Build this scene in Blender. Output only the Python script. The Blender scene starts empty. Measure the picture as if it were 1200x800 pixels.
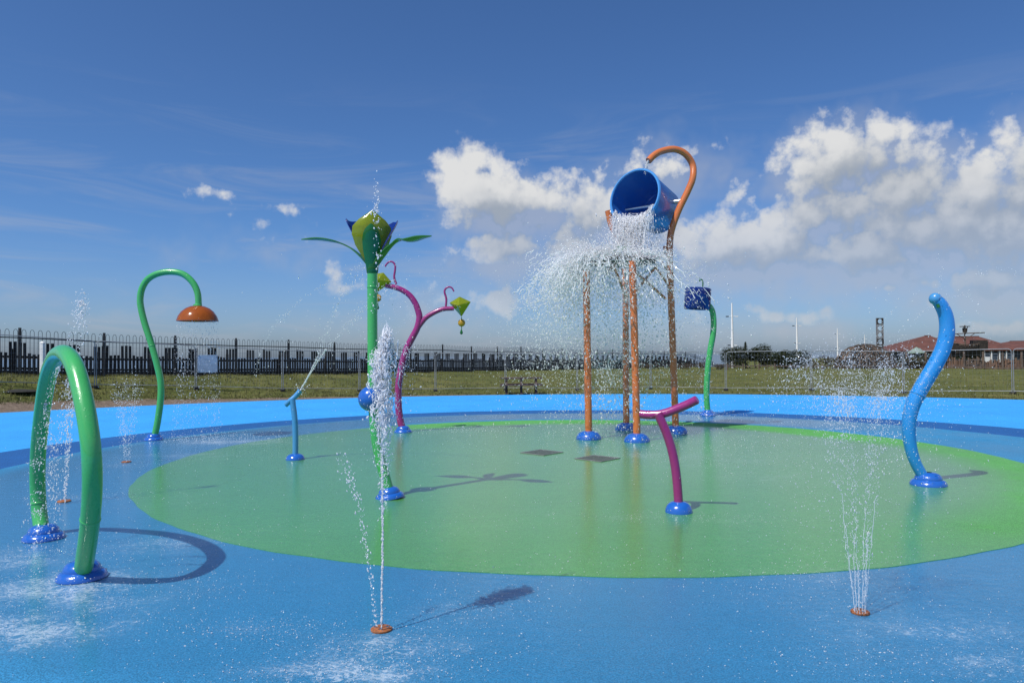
import bpy, bmesh, math, random
import numpy as np
from mathutils import Vector, Matrix
random.seed(7); rng = np.random.default_rng(7)
scene = bpy.context.scene
COL = scene.collection
PI = math.pi

# ------------------------------------------------------------------ camera
EYE = 1.6; FOC = 850.0
PITCH = math.atan(16.5/FOC); ROLL = -0.007
_c, _s = math.cos(ROLL), math.sin(ROLL)
R0 = np.array([1., 0, 0]); U0 = np.array([0, -math.sin(PITCH), math.cos(PITCH)]); F0 = np.array([0, math.cos(PITCH), math.sin(PITCH)])
ORG = np.array([0, 0, EYE])
cam_d = bpy.data.cameras.new('camera'); cam = bpy.data.objects.new('camera', cam_d); COL.objects.link(cam)
cam_d.sensor_width = 36; cam_d.lens = 36*FOC/1200; cam_d.clip_start = 0.05; cam_d.clip_end = 20000
_R = _c*R0+_s*U0; _U = _c*U0-_s*R0
cam.matrix_world = Matrix(((_R[0], _U[0], -F0[0], 0), (_R[1], _U[1], -F0[1], 0), (_R[2], _U[2], -F0[2], EYE), (0, 0, 0, 1)))
scene.camera = cam

def ray(px, py):                       # measuring helper: direction through a point of the survey photo
    x, y = px-600, py-400
    return x*(_c*R0+_s*U0)+y*(_s*R0-_c*U0)+FOC*F0
def ground(px, py, z=0.0):
    d = ray(px, py); return ORG+d*((z-EYE)/d[2])
def at(px, py, Y):
    d = ray(px, py); return ORG+d*(Y/d[1])
def on(px, py, p0, n):
    d = ray(px, py); return ORG+d*(np.dot(np.array(p0)-ORG, n)/np.dot(d, n))

# ------------------------------------------------------------------ shader helpers
class NT:
    def __init__(s, tree): s.t = tree; s.L = tree.links
    def n(s, typ, **kw):
        nd = s.t.nodes.new(typ)
        for k, v in kw.items(): setattr(nd, k, v)
        return nd
    def put(s, sock, v):
        if isinstance(v, bpy.types.NodeSocket): s.L.new(v, sock)
        elif v is not None: sock.default_value = v
    def m(s, op, a, b=None, c=None, clamp=False):
        nd = s.n('ShaderNodeMath', operation=op, use_clamp=clamp)
        for i, v in enumerate((a, b, c)):
            if v is not None: s.put(nd.inputs[i], v)
        return nd.outputs[0]
    def vm(s, op, a, b=None):
        nd = s.n('ShaderNodeVectorMath', operation=op)
        s.put(nd.inputs[0], a)
        if b is not None: s.put(nd.inputs[1], b)
        return nd.outputs['Value'] if op in ('LENGTH', 'DOT_PRODUCT', 'DISTANCE') else nd.outputs['Vector']
    def mix(s, f, a, b, blend='MIX'):
        nd = s.n('ShaderNodeMix', data_type='RGBA', blend_type=blend)
        s.put(nd.inputs[0], f)
        for sock, v in ((nd.inputs[6], a), (nd.inputs[7], b)):
            if isinstance(v, tuple) and len(v) == 3: v = v+(1,)
            s.put(sock, v)
        return nd.outputs[2]
    def noise(s, vec, scale, detail=4, rough=.5, dist=0.0, col=False, dim='3D'):
        nd = s.n('ShaderNodeTexNoise', noise_dimensions=dim)
        s.put(nd.inputs['Vector'], vec); s.put(nd.inputs['Scale'], scale)
        nd.inputs['Detail'].default_value = detail; nd.inputs['Roughness'].default_value = rough; nd.inputs['Distortion'].default_value = dist
        return nd.outputs['Color' if col else 'Fac']
    def ss(s, v, a, b):                # smoothstep a..b -> 0..1
        nd = s.n('ShaderNodeMapRange', interpolation_type='SMOOTHSTEP')
        s.put(nd.inputs[0], v); nd.inputs[1].default_value = a; nd.inputs[2].default_value = b
        return nd.outputs[0]
    def ramp(s, v, stops):
        nd = s.n('ShaderNodeValToRGB'); s.put(nd.inputs[0], v)
        e = nd.color_ramp.elements
        while len(e) < len(stops): e.new(.5)
        for el, (p, c) in zip(e, stops): el.position = p; el.color = tuple(c)+(1,)
        return nd.outputs[0]
    def bump(s, hgt, strength, dist=.01, normal=None):
        nd = s.n('ShaderNodeBump'); s.put(nd.inputs['Height'], hgt); nd.inputs['Strength'].default_value = strength; nd.inputs['Distance'].default_value = dist
        if normal is not None: s.put(nd.inputs['Normal'], normal)
        return nd.outputs[0]

def new_mat(name):
    m = bpy.data.materials.new(name); m.use_nodes = True
    t = NT(m.node_tree); m.node_tree.nodes.clear()
    out = t.n('ShaderNodeOutputMaterial')
    return m, t, out
def principled(t, **kw):
    b = t.n('ShaderNodeBsdfPrincipled')
    for k, v in kw.items():
        k = k.replace('_', ' ')
        if isinstance(v, tuple) and len(v) == 3: v = v+(1,)
        t.put(b.inputs[k], v)
    return b
def paint(name, col, rough=.28, coat=.5, dirt=.12, metallic=0.0, scale=9.0, water=True):
    m, t, out = new_mat(name)
    geo = t.n('ShaderNodeNewGeometry').outputs['Position']
    n1 = t.noise(geo, scale, 5, .6); n2 = t.noise(geo, scale*7, 3, .6)
    fade = t.mix(t.m('MULTIPLY', t.ss(n1, .35, .75), dirt*1.6), col, tuple(min(1, c*.72+.06) for c in col))
    c = t.mix(t.m('MULTIPLY', t.ss(n2, .62, .74), dirt), fade, tuple(c*.45 for c in col))
    r = t.m('ADD', t.m('MULTIPLY', n1, .22), rough-.1)
    b = principled(t, Base_Color=c, Roughness=r, Coat_Weight=coat, Coat_Roughness=.08, Metallic=metallic)
    nb = t.bump(n2, .06, .004)
    if water:                          # clinging beads of water
        v = t.n('ShaderNodeTexVoronoi'); t.put(v.inputs['Vector'], geo); v.inputs['Scale'].default_value = 55
        bead = t.m('MULTIPLY', t.ss(v.outputs['Distance'], .32, .12), t.ss(n1, .45, .6))
        nb = t.bump(bead, .35, .004, nb)
    t.put(b.inputs['Normal'], nb); t.put(b.inputs['Coat Normal'], nb)
    t.L.new(b.outputs[0], out.inputs[0]); return m
def acrylic(name, col, trans=.55, rough=.15):
    m, t, out = new_mat(name)
    geo = t.n('ShaderNodeNewGeometry').outputs['Position']
    n1 = t.noise(geo, 14, 4, .6)
    c = t.mix(t.m('MULTIPLY', t.ss(n1, .4, .7), .35), col, tuple(x*.6 for x in col))
    b = principled(t, Base_Color=c, Roughness=rough, Coat_Weight=.6, Coat_Roughness=.06)
    tr = t.n('ShaderNodeBsdfTranslucent'); t.put(tr.inputs[0], c)
    mx = t.n('ShaderNodeMixShader'); mx.inputs[0].default_value = trans
    t.L.new(b.outputs[0], mx.inputs[1]); t.L.new(tr.outputs[0], mx.inputs[2]); t.L.new(mx.outputs[0], out.inputs[0]); return m
def plain(name, col, rough=.7, var=.3, scale=6.0, metallic=0.0, bump=.2, stretch=None):
    m, t, out = new_mat(name)
    geo = t.n('ShaderNodeNewGeometry').outputs['Position']
    if stretch: geo = t.vm('MULTIPLY', geo, stretch)
    n1 = t.noise(geo, scale, 6, .65)
    c = t.mix(t.ss(n1, .3, .7), tuple(x*(1-var) for x in col), tuple(min(1, x*(1+var)) for x in col))
    b = principled(t, Base_Color=c, Roughness=rough, Metallic=metallic)
    t.put(b.inputs['Normal'], t.bump(t.noise(geo, scale*6, 4), bump, .02))
    t.L.new(b.outputs[0], out.inputs[0]); return m
def leaf_mat(name, a, b2, trans=.3):
    m, t, out = new_mat(name)
    geo = t.n('ShaderNodeNewGeometry').outputs['Position']
    n1 = t.noise(geo, 1.3, 4, .6)
    rnd = t.n('ShaderNodeNewGeometry').outputs['Random Per Island']
    c = t.mix(t.m('ADD', t.m('MULTIPLY', n1, .6), t.m('MULTIPLY', rnd, .45)), a, b2)
    b = principled(t, Base_Color=c, Roughness=.55)
    tr = t.n('ShaderNodeBsdfTranslucent'); t.put(tr.inputs[0], c)
    mx = t.n('ShaderNodeMixShader'); mx.inputs[0].default_value = trans
    t.L.new(b.outputs[0], mx.inputs[1]); t.L.new(tr.outputs[0], mx.inputs[2]); t.L.new(mx.outputs[0], out.inputs[0]); return m

def water_mat(name, clear=.35, white=(.97, .97, .98)):
    m, t, out = new_mat(name)
    b = principled(t, Base_Color=white, Roughness=.08, Coat_Weight=.5, Coat_Roughness=.03)
    tl = t.n('ShaderNodeBsdfTranslucent'); tl.inputs[0].default_value = (.97, .98, 1, 1)
    m1 = t.n('ShaderNodeMixShader'); m1.inputs[0].default_value = .42
    t.L.new(b.outputs[0], m1.inputs[1]); t.L.new(tl.outputs[0], m1.inputs[2])
    tp = t.n('ShaderNodeBsdfTransparent'); tp.inputs[0].default_value = (1, 1, 1, 1)
    rnd = t.n('ShaderNodeNewGeometry').outputs['Random Per Island']
    m2 = t.n('ShaderNodeMixShader'); t.put(m2.inputs[0], t.m('MULTIPLY', rnd, clear*2, clamp=True))
    t.L.new(m1.outputs[0], m2.inputs[1]); t.L.new(tp.outputs[0], m2.inputs[2])
    t.L.new(m2.outputs[0], out.inputs[0]); return m

M = {}
M['green'] = paint('green_paint', (.055, .41, .105))
M['orange'] = paint('orange_paint', (.62, .165, .036), dirt=.28)
M['purple'] = paint('purple_paint', (.3, .016, .16))
M['blue'] = paint('blue_paint', (.016, .24, .64))
M['pale_blue'] = paint('pale_blue_paint', (.06, .28, .58))
M['collar'] = paint('collar_blue', (.01, .11, .48), rough=.22, coat=.8)
M['bucket'] = paint('bucket_blue', (.016, .125, .43), rough=.35, dirt=.2)
M['rim_lit_blue'] = paint('rim_lit_blue', (.07, .3, .68), rough=.3)  # lit look of the rim put into a lighter copy of bucket blue
M['steel'] = paint('steel', (.6, .6, .6), rough=.3, metallic=1.0, coat=0)
M['amber'] = acrylic('amber_acrylic', (.52, .13, .012), .4)
M['yellow'] = acrylic('yellow_acrylic', (.4, .47, .025), .5)
M['petal_green'] = acrylic('green_acrylic', (.02, .2, .045), .35)
M['petal_blue'] = acrylic('blue_acrylic', (.008, .05, .36), .4)
M['drum_blue'] = acrylic('drum_acrylic', (.008, .035, .26), .3)
M['leaf_green'] = acrylic('leaf_green_acrylic', (.05, .24, .05), .35)
M['disc_yellow'] = acrylic('orange_yellow_acrylic', (.65, .38, .02), .3)
M['water'] = water_mat('water_drops', .27)
M['froth'] = water_mat('water_froth', .15)
M['picket'] = plain('tarred_wood', (.013, .013, .016), .8, .5, 3.0, stretch=(1, 1, .2))
M['rail'] = plain('black_metal', (.02, .022, .026), .5, .3, bump=.05)
M['galv'] = plain('galvanised_steel', (.26, .28, .3), .6, .25, 4, .3, .05)
M['wire'] = plain('galvanised_wire', (.22, .24, .26), .5, .15, 4, .5, .02)
M['white'] = plain('white_paint', (.78, .78, .76), .5, .06, 3, bump=.05)
M['sign'] = plain('sign_panel', (.33, .43, .56), .4, .12, 5, bump=.03)
M['timber'] = plain('weathered_timber', (.12, .085, .062), .8, .45, 4, stretch=(1, 1, .3))
M['bench_wood'] = plain('bench_timber', (.075, .05, .045), .75, .4, 5)
M['dark_timber'] = plain('dark_timber', (.035, .028, .022), .8, .5, 4)
M['red_timber'] = plain('reddish_timber', (.16, .095, .062), .8, .4, 3, stretch=(1, 1, .3))
M['roof'] = plain('red_tile', (.115, .045, .033), .8, .25, .8)
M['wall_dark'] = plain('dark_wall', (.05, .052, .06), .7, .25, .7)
M['glass'] = plain('window_glass', (.06, .08, .11), .12, .2, .5, bump=0)
M['grey_metal'] = plain('grey_metal', (.2, .2, .21), .6, .2, 2)
M['drain'] = plain('drain_grate', (.13, .155, .13), .5, .35, 30)
M['rust'] = plain('rusty_brass', (.32, .11, .035), .45, .4, 40)
M['rubber'] = plain('black_rubber', (.015, .015, .017), .8, .2)
M['mound_dark'] = plain('dark_mound', (.018, .018, .014), .95, .4, 8)
M['canopy'] = plain('green_canopy', (.2, .27, .22), .7, .2, 2)

# ------------------------------------------------------------------ mesh helpers
class MB:
    def __init__(s): s.v = []; s.f = []
    def add(s, vs, fs):
        o = len(s.v); s.v += [tuple(map(float, p)) for p in vs]; s.f += [tuple(i+o for i in f) for f in fs]; return s
    def box(s, c, size, rot=None):
        c = Vector(c); hx, hy, hz = (d/2 for d in size)
        P = [Vector((x, y, z)) for x in (-hx, hx) for y in (-hy, hy) for z in (-hz, hz)]
        if rot is not None: P = [rot @ p for p in P]
        return s.add([p+c for p in P], [(0, 1, 3, 2), (4, 6, 7, 5), (0, 4, 5, 1), (2, 3, 7, 6), (0, 2, 6, 4), (1, 5, 7, 3)])
    def bar(s, a, b, w, hgt=None):     # box between two points
        a, b = Vector(a), Vector(b); d = b-a; L = d.length
        q = d.to_track_quat('Z', 'Y').to_matrix()
        return s.box((a+b)/2, (w, hgt or w, L), q)
    def tube(s, pts, rad, n=16, caps=True):
        pts = [Vector(p) for p in pts]; k = len(pts)
        if not hasattr(rad, '__len__'): rad = [rad]*k
        T = [(pts[min(i+1, k-1)]-pts[max(i-1, 0)]).normalized() for i in range(k)]
        u = T[0].orthogonal().normalized(); vs = []
        for i in range(k):
            u = (u-T[i]*u.dot(T[i])).normalized(); w = T[i].cross(u)
            for j in range(n):
                a = 2*PI*j/n; vs.append(pts[i]+(u*math.cos(a)+w*math.sin(a))*rad[i])
        fs = [(i*n+j, i*n+(j+1) % n, (i+1)*n+(j+1) % n, (i+1)*n+j) for i in range(k-1) for j in range(n)]
        if caps: fs += [tuple(range(n-1, -1, -1)), tuple((k-1)*n+j for j in range(n))]
        return s.add(vs, fs)
    def lathe(s, prof, n=32, mat=None, ctr=(0, 0, 0)):
        vs = []; fs = []; ctr = Vector(ctr)
        for r, z in prof:
            for j in range(n):
                a = 2*PI*j/n; p = Vector((r*math.cos(a), r*math.sin(a), z))
                vs.append((mat @ p if mat is not None else p)+ctr)
        k = len(prof)
        for i in range(k-1):
            for j in range(n): fs.append((i*n+j, i*n+(j+1) % n, (i+1)*n+(j+1) % n, (i+1)*n+j))
        return s.add(vs, fs)
    def ball(s, c, r, n=20, m=12, sq=(1, 1, 1)):
        prof = [(max(1e-4, math.sin(PI*i/m))*r, -math.cos(PI*i/m)*r) for i in range(m+1)]
        c = Vector(c); o = len(s.v); s.lathe(prof, n)
        s.v[o:] = [(c.x+x*sq[0], c.y+y*sq[1], c.z+z*sq[2]) for x, y, z in s.v[o:]]
        return s
    def grid(s, P, thick=0.0):         # P[i][j] points; thick makes a closed slab
        a, b = len(P), len(P[0]); vs = [Vector(p) for r in P for p in r]
        idx = lambda i, j: i*b+j
        fs = [(idx(i, j), idx(i, j+1), idx(i+1, j+1), idx(i+1, j)) for i in range(a-1) for j in range(b-1)]
        if thick:
            N = []
            for i in range(a):
                for j in range(b):
                    du = Vector(P[min(i+1, a-1)][j])-Vector(P[max(i-1, 0)][j]); dv = Vector(P[i][min(j+1, b-1)])-Vector(P[i][max(j-1, 0)])
                    nn = du.cross(dv); N.append(nn.normalized() if nn.length > 1e-9 else Vector((0, 0, 1)))
            o = len(vs); vs += [v+nn*thick for v, nn in zip(vs, N)]
            fs += [tuple(reversed([k+o for k in f])) for f in fs]
            for j in range(b-1):
                fs.append((idx(0, j+1), idx(0, j), o+idx(0, j), o+idx(0, j+1))); fs.append((idx(a-1, j), idx(a-1, j+1), o+idx(a-1, j+1), o+idx(a-1, j)))
            for i in range(a-1):
                fs.append((idx(i, 0), idx(i+1, 0), o+idx(i+1, 0), o+idx(i, 0))); fs.append((idx(i+1, b-1), idx(i, b-1), o+idx(i, b-1), o+idx(i+1, b-1)))
        return s.add(vs, fs)
    def build(s, name, mat, parent=None, smooth=True, auto=True, bevel=0):
        me = bpy.data.meshes.new(name)
        off = Vector(parent_world(parent)) if parent is not None else Vector((0, 0, 0))
        me.from_pydata([tuple(Vector(v)-off) for v in s.v], [], s.f); me.update()
        bm = bmesh.new(); bm.from_mesh(me); bmesh.ops.recalc_face_normals(bm, faces=bm.faces)
        if bevel: bmesh.ops.bevel(bm, geom=bm.edges[:], offset=bevel, segments=1, affect='EDGES')
        bm.to_mesh(me); bm.free()
        if smooth:
            me.polygons.foreach_set('use_smooth', [True]*len(me.polygons))
            if auto: me.set_sharp_from_angle(angle=math.radians(42))
        me.materials.append(mat)
        o = bpy.data.objects.new(name, me); COL.objects.link(o)
        if parent is not None: o.parent = parent
        return o
def parent_world(p):
    v = Vector((0, 0, 0))
    while p is not None: v += p.location; p = p.parent
    return v
def tag(o, label=None, cat=None, group=None, kind=None):
    if label: o['label'] = label
    if cat: o['category'] = cat
    if group: o['group'] = group
    if kind: o['kind'] = kind
    return o
def thing(name, label, cat, loc, group=None):
    o = bpy.data.objects.new(name, None); COL.objects.link(o); o.location = tuple(map(float, loc)); o.empty_display_size = .2
    return tag(o, label, cat, group)
def origin_to(o, loc):                 # move a one-mesh thing's origin to its base
    d = Vector(tuple(map(float, loc))); o.data.transform(Matrix.Translation(-d)); o.location = d; return o
def spline(pts, n=10):                 # Catmull-Rom through points
    P = [np.array(p, float) for p in pts]; P = [2*P[0]-P[1]]+P+[2*P[-1]-P[-2]]; out = []
    for i in range(1, len(P)-2):
        for k in range(n):
            t = k/n; a, b, c, d = P[i-1:i+3]
            out.append(.5*((2*b)+(-a+c)*t+(2*a-5*b+4*c-d)*t*t+(-a+3*b-3*c+d)*t**3))
    out.append(P[-2]); return out
def smooth(a, b, x):
    t = np.clip((x-a)/(b-a), 0, 1); return t*t*(3-2*t)

# ------------------------------------------------------------------ the wet rubber pad
def wet_at(x, y):
    r = np.hypot(x-1.19, y-11.44)
    w = 1-smooth(8.1, 8.9, r)
    rg = np.hypot(x-1.075, y-11.54)/6.33; ang = np.degrees(np.arctan2(y-11.54, x-1.075))
    far = smooth(.78, .9, rg)*(1-smooth(1.0, 1.08, rg))
    w = w*(1-far*smooth(5, 25, ang)*(1-smooth(120, 140, ang))*.95)
    rightdry = smooth(.80, .95, rg)*(1-smooth(1.3, 1.5, rg))*smooth(-75, -50, ang)*(1-smooth(25, 45, ang))
    w = w*(1-.72*rightdry)
    return w
FOAM = []                              # (x, y, rx, ry, amount) where falling water churns the film
def foam_blob(px, py, rx, ry, a):
    g = ground(px, py); FOAM.append((g[0], g[1], rx, ry, a))
for b in [(60, 690, .8, .5, 1.0), (20, 740, .7, .35, 1.0), (0, 660, .7, .6, .8), (190, 640, .7, .6, .6), (120, 705, .6, .35, .7), (250, 690, .3, .3, .3), (30, 655, .5, .5, .6),
          (445, 760, .5, .25, .9), (405, 790, .6, .2, 1.0), (540, 720, .45, .35, .55), (600, 690, .5, .4, .4), (290, 740, .35, .15, .55),
          (700, 660, .7, .4, .3), (960, 680, .6, .35, .6), (1090, 740, .8, .5, .6), (1180, 780, .6, .3, .7), (1000, 780, .6, .2, .35), (900, 700, .6, .3, .3),
          (265, 518, 1.6, .7, .95), (210, 535, 1.6, .7, .6), (90, 583, .5, .25, .6), (150, 545, .6, .4, .5),
          (830, 540, 1.6, 1.0, .55), (760, 535, 1.0, .7, .6), (900, 560, 1.3, 1.0, .4), (540, 505, 1.4, .5, .5), (700, 505, 1.6, .8, .35),
          (640, 600, .9, .6, .28), (430, 540, .9, .8, .28), (860, 610, .5, .25, .4), (740, 607, .5, .2, .45), (560, 620, .6, .5, .25), (1030, 545, 1.2, .9, .3),
          (170, 590, .8, .5, .35), (320, 620, .6, .5, .2)]: foam_blob(*b)
def foam_at(x, y):
    a = np.zeros_like(x)
    for bx, by, rx, ry, w in FOAM: a = np.maximum(a, w*np.exp(-((x-bx)/rx)**2-((y-by)/ry)**2))
    return a
def disc(name, cx, cy, r, z, mat, rings=70, seg=240, inner=0.0):
    rr = np.linspace(inner, 1, rings+1)[1:]*r; a = np.linspace(0, 2*PI, seg, endpoint=False)
    X = np.concatenate([[cx], (cx+rr[:, None]*np.cos(a)).ravel()]); Y = np.concatenate([[cy], (cy+rr[:, None]*np.sin(a)).ravel()])
    ph = cx*7
    wob = np.tile(.012*np.sin(a*9+ph)+.008*np.sin(a*23+1.7*ph)+.006*np.sin(a*57), rings)*np.repeat(np.linspace(0, 1, rings)**12, seg)
    X[1:] += wob*np.tile(np.cos(a), rings); Y[1:] += wob*np.tile(np.sin(a), rings)
    Zv = np.full_like(X, z); X = np.concatenate([X, X[-seg:]]); Y = np.concatenate([Y, Y[-seg:]]); Zv = np.concatenate([Zv, np.full(seg, z-.0045)]); rings += 1
    vs = np.stack([X, Y, Zv], 1)
    fs = [(0, 1+j, 1+(j+1) % seg) for j in range(seg)]
    fs += [(1+i*seg+j, 1+(i+1)*seg+j, 1+(i+1)*seg+(j+1) % seg, 1+i*seg+(j+1) % seg) for i in range(rings-1) for j in range(seg)]
    me = bpy.data.meshes.new(name); me.from_pydata(vs.tolist(), [], fs); me.update()
    for an, fn in (('wet', wet_at), ('foam', foam_at)):
        at_ = me.attributes.new(an, 'FLOAT', 'POINT'); at_.data.foreach_set('value', fn(X, Y).astype(np.float32))
    me.materials.append(mat); o = bpy.data.objects.new(name, me); COL.objects.link(o)
    return tag(o, kind='structure')
def rubber(name, col):
    m, t, out = new_mat(name)
    pos = t.n('ShaderNodeNewGeometry').outputs['Position']
    aw = t.n('ShaderNodeAttribute', attribute_name='wet').outputs['Fac']; af = t.n('ShaderNodeAttribute', attribute_name='foam').outputs['Fac']
    gran = t.noise(pos, 150, 2, .7); blot = t.noise(pos, .55, 5, .6); mid = t.noise(pos, 4, 4, .6)
    streak = t.noise(t.vm('MULTIPLY', pos, (.35, 5.0, 1)), 2.2, 4, .6)
    gr2 = t.noise(pos, 48, 3, .75)
    chip = t.ss(t.noise(pos, 105, 1, .5), .33, .67)
    v = t.m('ADD', t.m('ADD', t.m('ADD', t.m('MULTIPLY', chip, .6), t.m('MULTIPLY', t.m('SUBTRACT', gr2, .5), .7)), t.m('MULTIPLY', blot, .42)), t.m('ADD', t.m('MULTIPLY', mid, .16), t.m('MULTIPLY', streak, .18)))
    c = t.mix(t.ss(v, .22, 1.18), tuple(x*.6 for x in col), tuple(min(1, x*1.32) for x in col))
    scuff = t.m('MULTIPLY', t.ss(t.noise(t.vm('MULTIPLY', pos, (.5, 2.2, 1)), 1.6, 8, .72), .66, .74), .35)
    c = t.mix(scuff, c, tuple(x*.55 for x in col))
    wet = t.m('MULTIPLY', aw, t.ss(t.m('ADD', t.m('MULTIPLY', t.noise(pos, .8, 5, .6), .7), t.m('MULTIPLY', aw, .35)), .28, .55))
    c = t.mix(t.m('MULTIPLY', wet, .42), c, tuple(x*.62 for x in col))
    # churned foam: lacy flecks stretched along the run-off
    w = t.noise(pos, 5, 3, .6, col=True)
    fp = t.vm('ADD', pos, t.vm('MULTIPLY', w, (.25, .25, 0)))
    lace = t.noise(t.vm('MULTIPLY', fp, (1.0, 1.9, 1)), 27, 8, .82)
    big = t.noise(pos, 2.3, 5, .65)
    thr = t.m('SUBTRACT', t.m('ADD', lace, t.m('MULTIPLY', t.m('SUBTRACT', big, .5), .35)), t.m('SUBTRACT', .64, t.m('MULTIPLY', af, .22)))
    fm = t.m('MULTIPLY', t.ss(thr, 0, .13), t.m('ADD', .14, t.m('MULTIPLY', af, .42)))
    fm = t.m('MULTIPLY', fm, t.ss(af, .03, .2))
    haze_f = t.m('MULTIPLY', t.m('MULTIPLY', af, af), t.m('MULTIPLY', t.ss(big, .3, .75), .17))
    c = t.mix(t.m('MAXIMUM', fm, haze_f), c, (.72, .8, .86))
    ripple = t.m('ADD', t.noise(t.vm('MULTIPLY', pos, (1, 1.6, 1)), 9, 4, .6), t.m('MULTIPLY', t.noise(pos, 42, 3, .6), .35))
    nb = t.bump(t.m('ADD', gran, gr2), .4, .006); wb = t.bump(chip, .10, .003, t.bump(ripple, .15, .02))
    b = principled(t, Base_Color=c, Roughness=t.m('SUBTRACT', .8, t.m('MULTIPLY', wet, .35)), Coat_Weight=t.m('MULTIPLY', wet, .95), Coat_Roughness=.1, Coat_IOR=1.33, Normal=nb, Coat_Normal=wb)
    b.inputs['Specular IOR Level'].default_value = .3
    t.L.new(b.outputs[0], out.inputs[0]); return m
disc('bright_blue_pad', 2.27, 6.8, 23.0, 0.0, rubber('bright_blue_rubber', (.04, .34, .84)), rings=60)
disc('dark_blue_ring', 1.30, 10.93, 10.2, 0.004, rubber('dark_blue_rubber', (.014, .105, .32)), rings=60)
disc('mid_blue_pad', 1.19, 11.28, 8.65, 0.008, rubber('mid_blue_rubber', (.034, .232, .45)), rings=130)
disc('green_pad', 1.075, 11.54, 6.33, 0.012, rubber('green_rubber', (.1, .36, .085)), rings=110)

# ------------------------------------------------------------------ terrain and sea
def fence_k(px): return (px-23)/(110.3-.0932*px)
def fence_pt(k):
    x = (23+110.3*k)/(1+.0932*k); Y = 27.7*(1+.0932*k); return (x-600)/850*Y, Y
def terr(X, Y):
    X = np.asarray(X, float); Y = np.asarray(Y, float)
    u = np.where(Y > 4, X/np.maximum(Y, 4), np.sign(X)*9)
    px = np.clip(600+850*u, -900, 1010)
    Yf = np.minimum(27.7*(1+.0932*(px-23)/(110.3-.0932*px)), 80); zf = np.interp(u, [-1.5, -.68, -.245, -.02, .118, .25, .4, 2], [1.05, .98, .64, .44, .32, .12, .0, .0])
    d = np.hypot(X, Y); df = Yf*np.sqrt(1+u*u); df = np.where(Y > 4, df, 40.); zf = np.where(Y > 4, zf, .3)
    # pad rim distance along the ray
    ux, uy = X/np.maximum(d, 1e-6), Y/np.maximum(d, 1e-6); b = ux*2.27+uy*6.8; de = b+np.sqrt(np.maximum(b*b-(2.27**2+6.8**2-23**2), 0))
    z = -.03+(zf+.03)*smooth(0, 1, (d-de-.2)/np.maximum(df-1.5-de, 3))
    z = np.where(d > df+3, z-(z+3.8)*smooth(0, 26, d-df-3)*(px < 860), z)
    z = np.where((px >= 860), z-1.6*smooth(82, 115, d)-3*smooth(500, 700, d), z)
    bump_ = .05*np.sin(X*.9+1.3*np.sin(Y*.37))*np.sin(Y*.7+X*.21)+.025*np.sin(X*2.3+Y*1.7)
    return z+bump_*smooth(.5, 4, d-de)
def build_terrain():
    cx, cy = 2.27, 6.8
    rr = np.concatenate([[12, 20, 22.4, 22.9], np.linspace(23.1, 30, 36), np.linspace(30.4, 60, 75), np.geomspace(61, 900, 60)])
    a = np.linspace(0, 2*PI, 480, endpoint=False); seg = len(a)
    X = (cx+rr[:, None]*np.cos(a)).ravel(); Y = (cy+rr[:, None]*np.sin(a)).ravel()
    Z = terr(X, Y); Z[np.hypot(X-cx, Y-cy) < 23.0] = -.03
    rim = np.hypot(X-cx, Y-cy)-23
    me = bpy.data.meshes.new('grass_ground')
    fs = [(i*seg+j, (i+1)*seg+j, (i+1)*seg+(j+1) % seg, i*seg+(j+1) % seg) for i in range(len(rr)-1) for j in range(seg)]
    fs.append(tuple(range(seg)))
    me.from_pydata(np.stack([X, Y, Z], 1).tolist(), [], fs); me.update()
    px = 600+850*X/np.maximum(Y, 1)
    W = np.where(Y > 0, np.interp(px, [-400, 200, 460, 700, 1300], [2.0, 1.9, 1.2, .35, .3]), 2.0); dirt = 1-smooth(W*.55, W*1.25+.2, rim)
    at_ = me.attributes.new('dirt', 'FLOAT', 'POINT'); at_.data.foreach_set('value', dirt.astype(np.float32))
    me.polygons.foreach_set('use_smooth', [True]*len(me.polygons))
    m, t, out = new_mat('grass_and_soil')
    pos = t.n('ShaderNodeNewGeometry').outputs['Position']; ad = t.n('ShaderNodeAttribute', attribute_name='dirt').outputs['Fac']
    n1 = t.noise(pos, .35, 6, .65); n2 = t.noise(pos, 3.5, 6, .7); n3 = t.noise(pos, 40, 3, .7)
    v = t.m('ADD', t.m('MULTIPLY', n1, .5), t.m('ADD', t.m('MULTIPLY', n2, .42), t.m('MULTIPLY', n3, .3)))
    g = t.ramp(v, [(.38, (.035, .048, .012)), (.55, (.082, .098, .024)), (.68, (.145, .145, .045)), (.82, (.23, .19, .08))])
    s = t.ramp(t.noise(pos, 9, 7, .75), [(.3, (.08, .06, .045)), (.55, (.21, .16, .12)), (.75, (.34, .28, .22))])
    c = t.mix(t.ss(t.m('ADD', ad, t.m('MULTIPLY', t.m('SUBTRACT', n2, .5), .9)), .35, .6), g, s)
    b = principled(t, Base_Color=c, Roughness=.95); b.inputs['Specular IOR Level'].default_value = .15
    t.put(b.inputs['Normal'], t.bump(t.m('ADD', n3, n2), .7, .05)); t.L.new(b.outputs[0], out.inputs[0])
    me.materials.append(m); o = bpy.data.objects.new('grass_ground', me); COL.objects.link(o); tag(o, kind='structure')
build_terrain()
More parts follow.
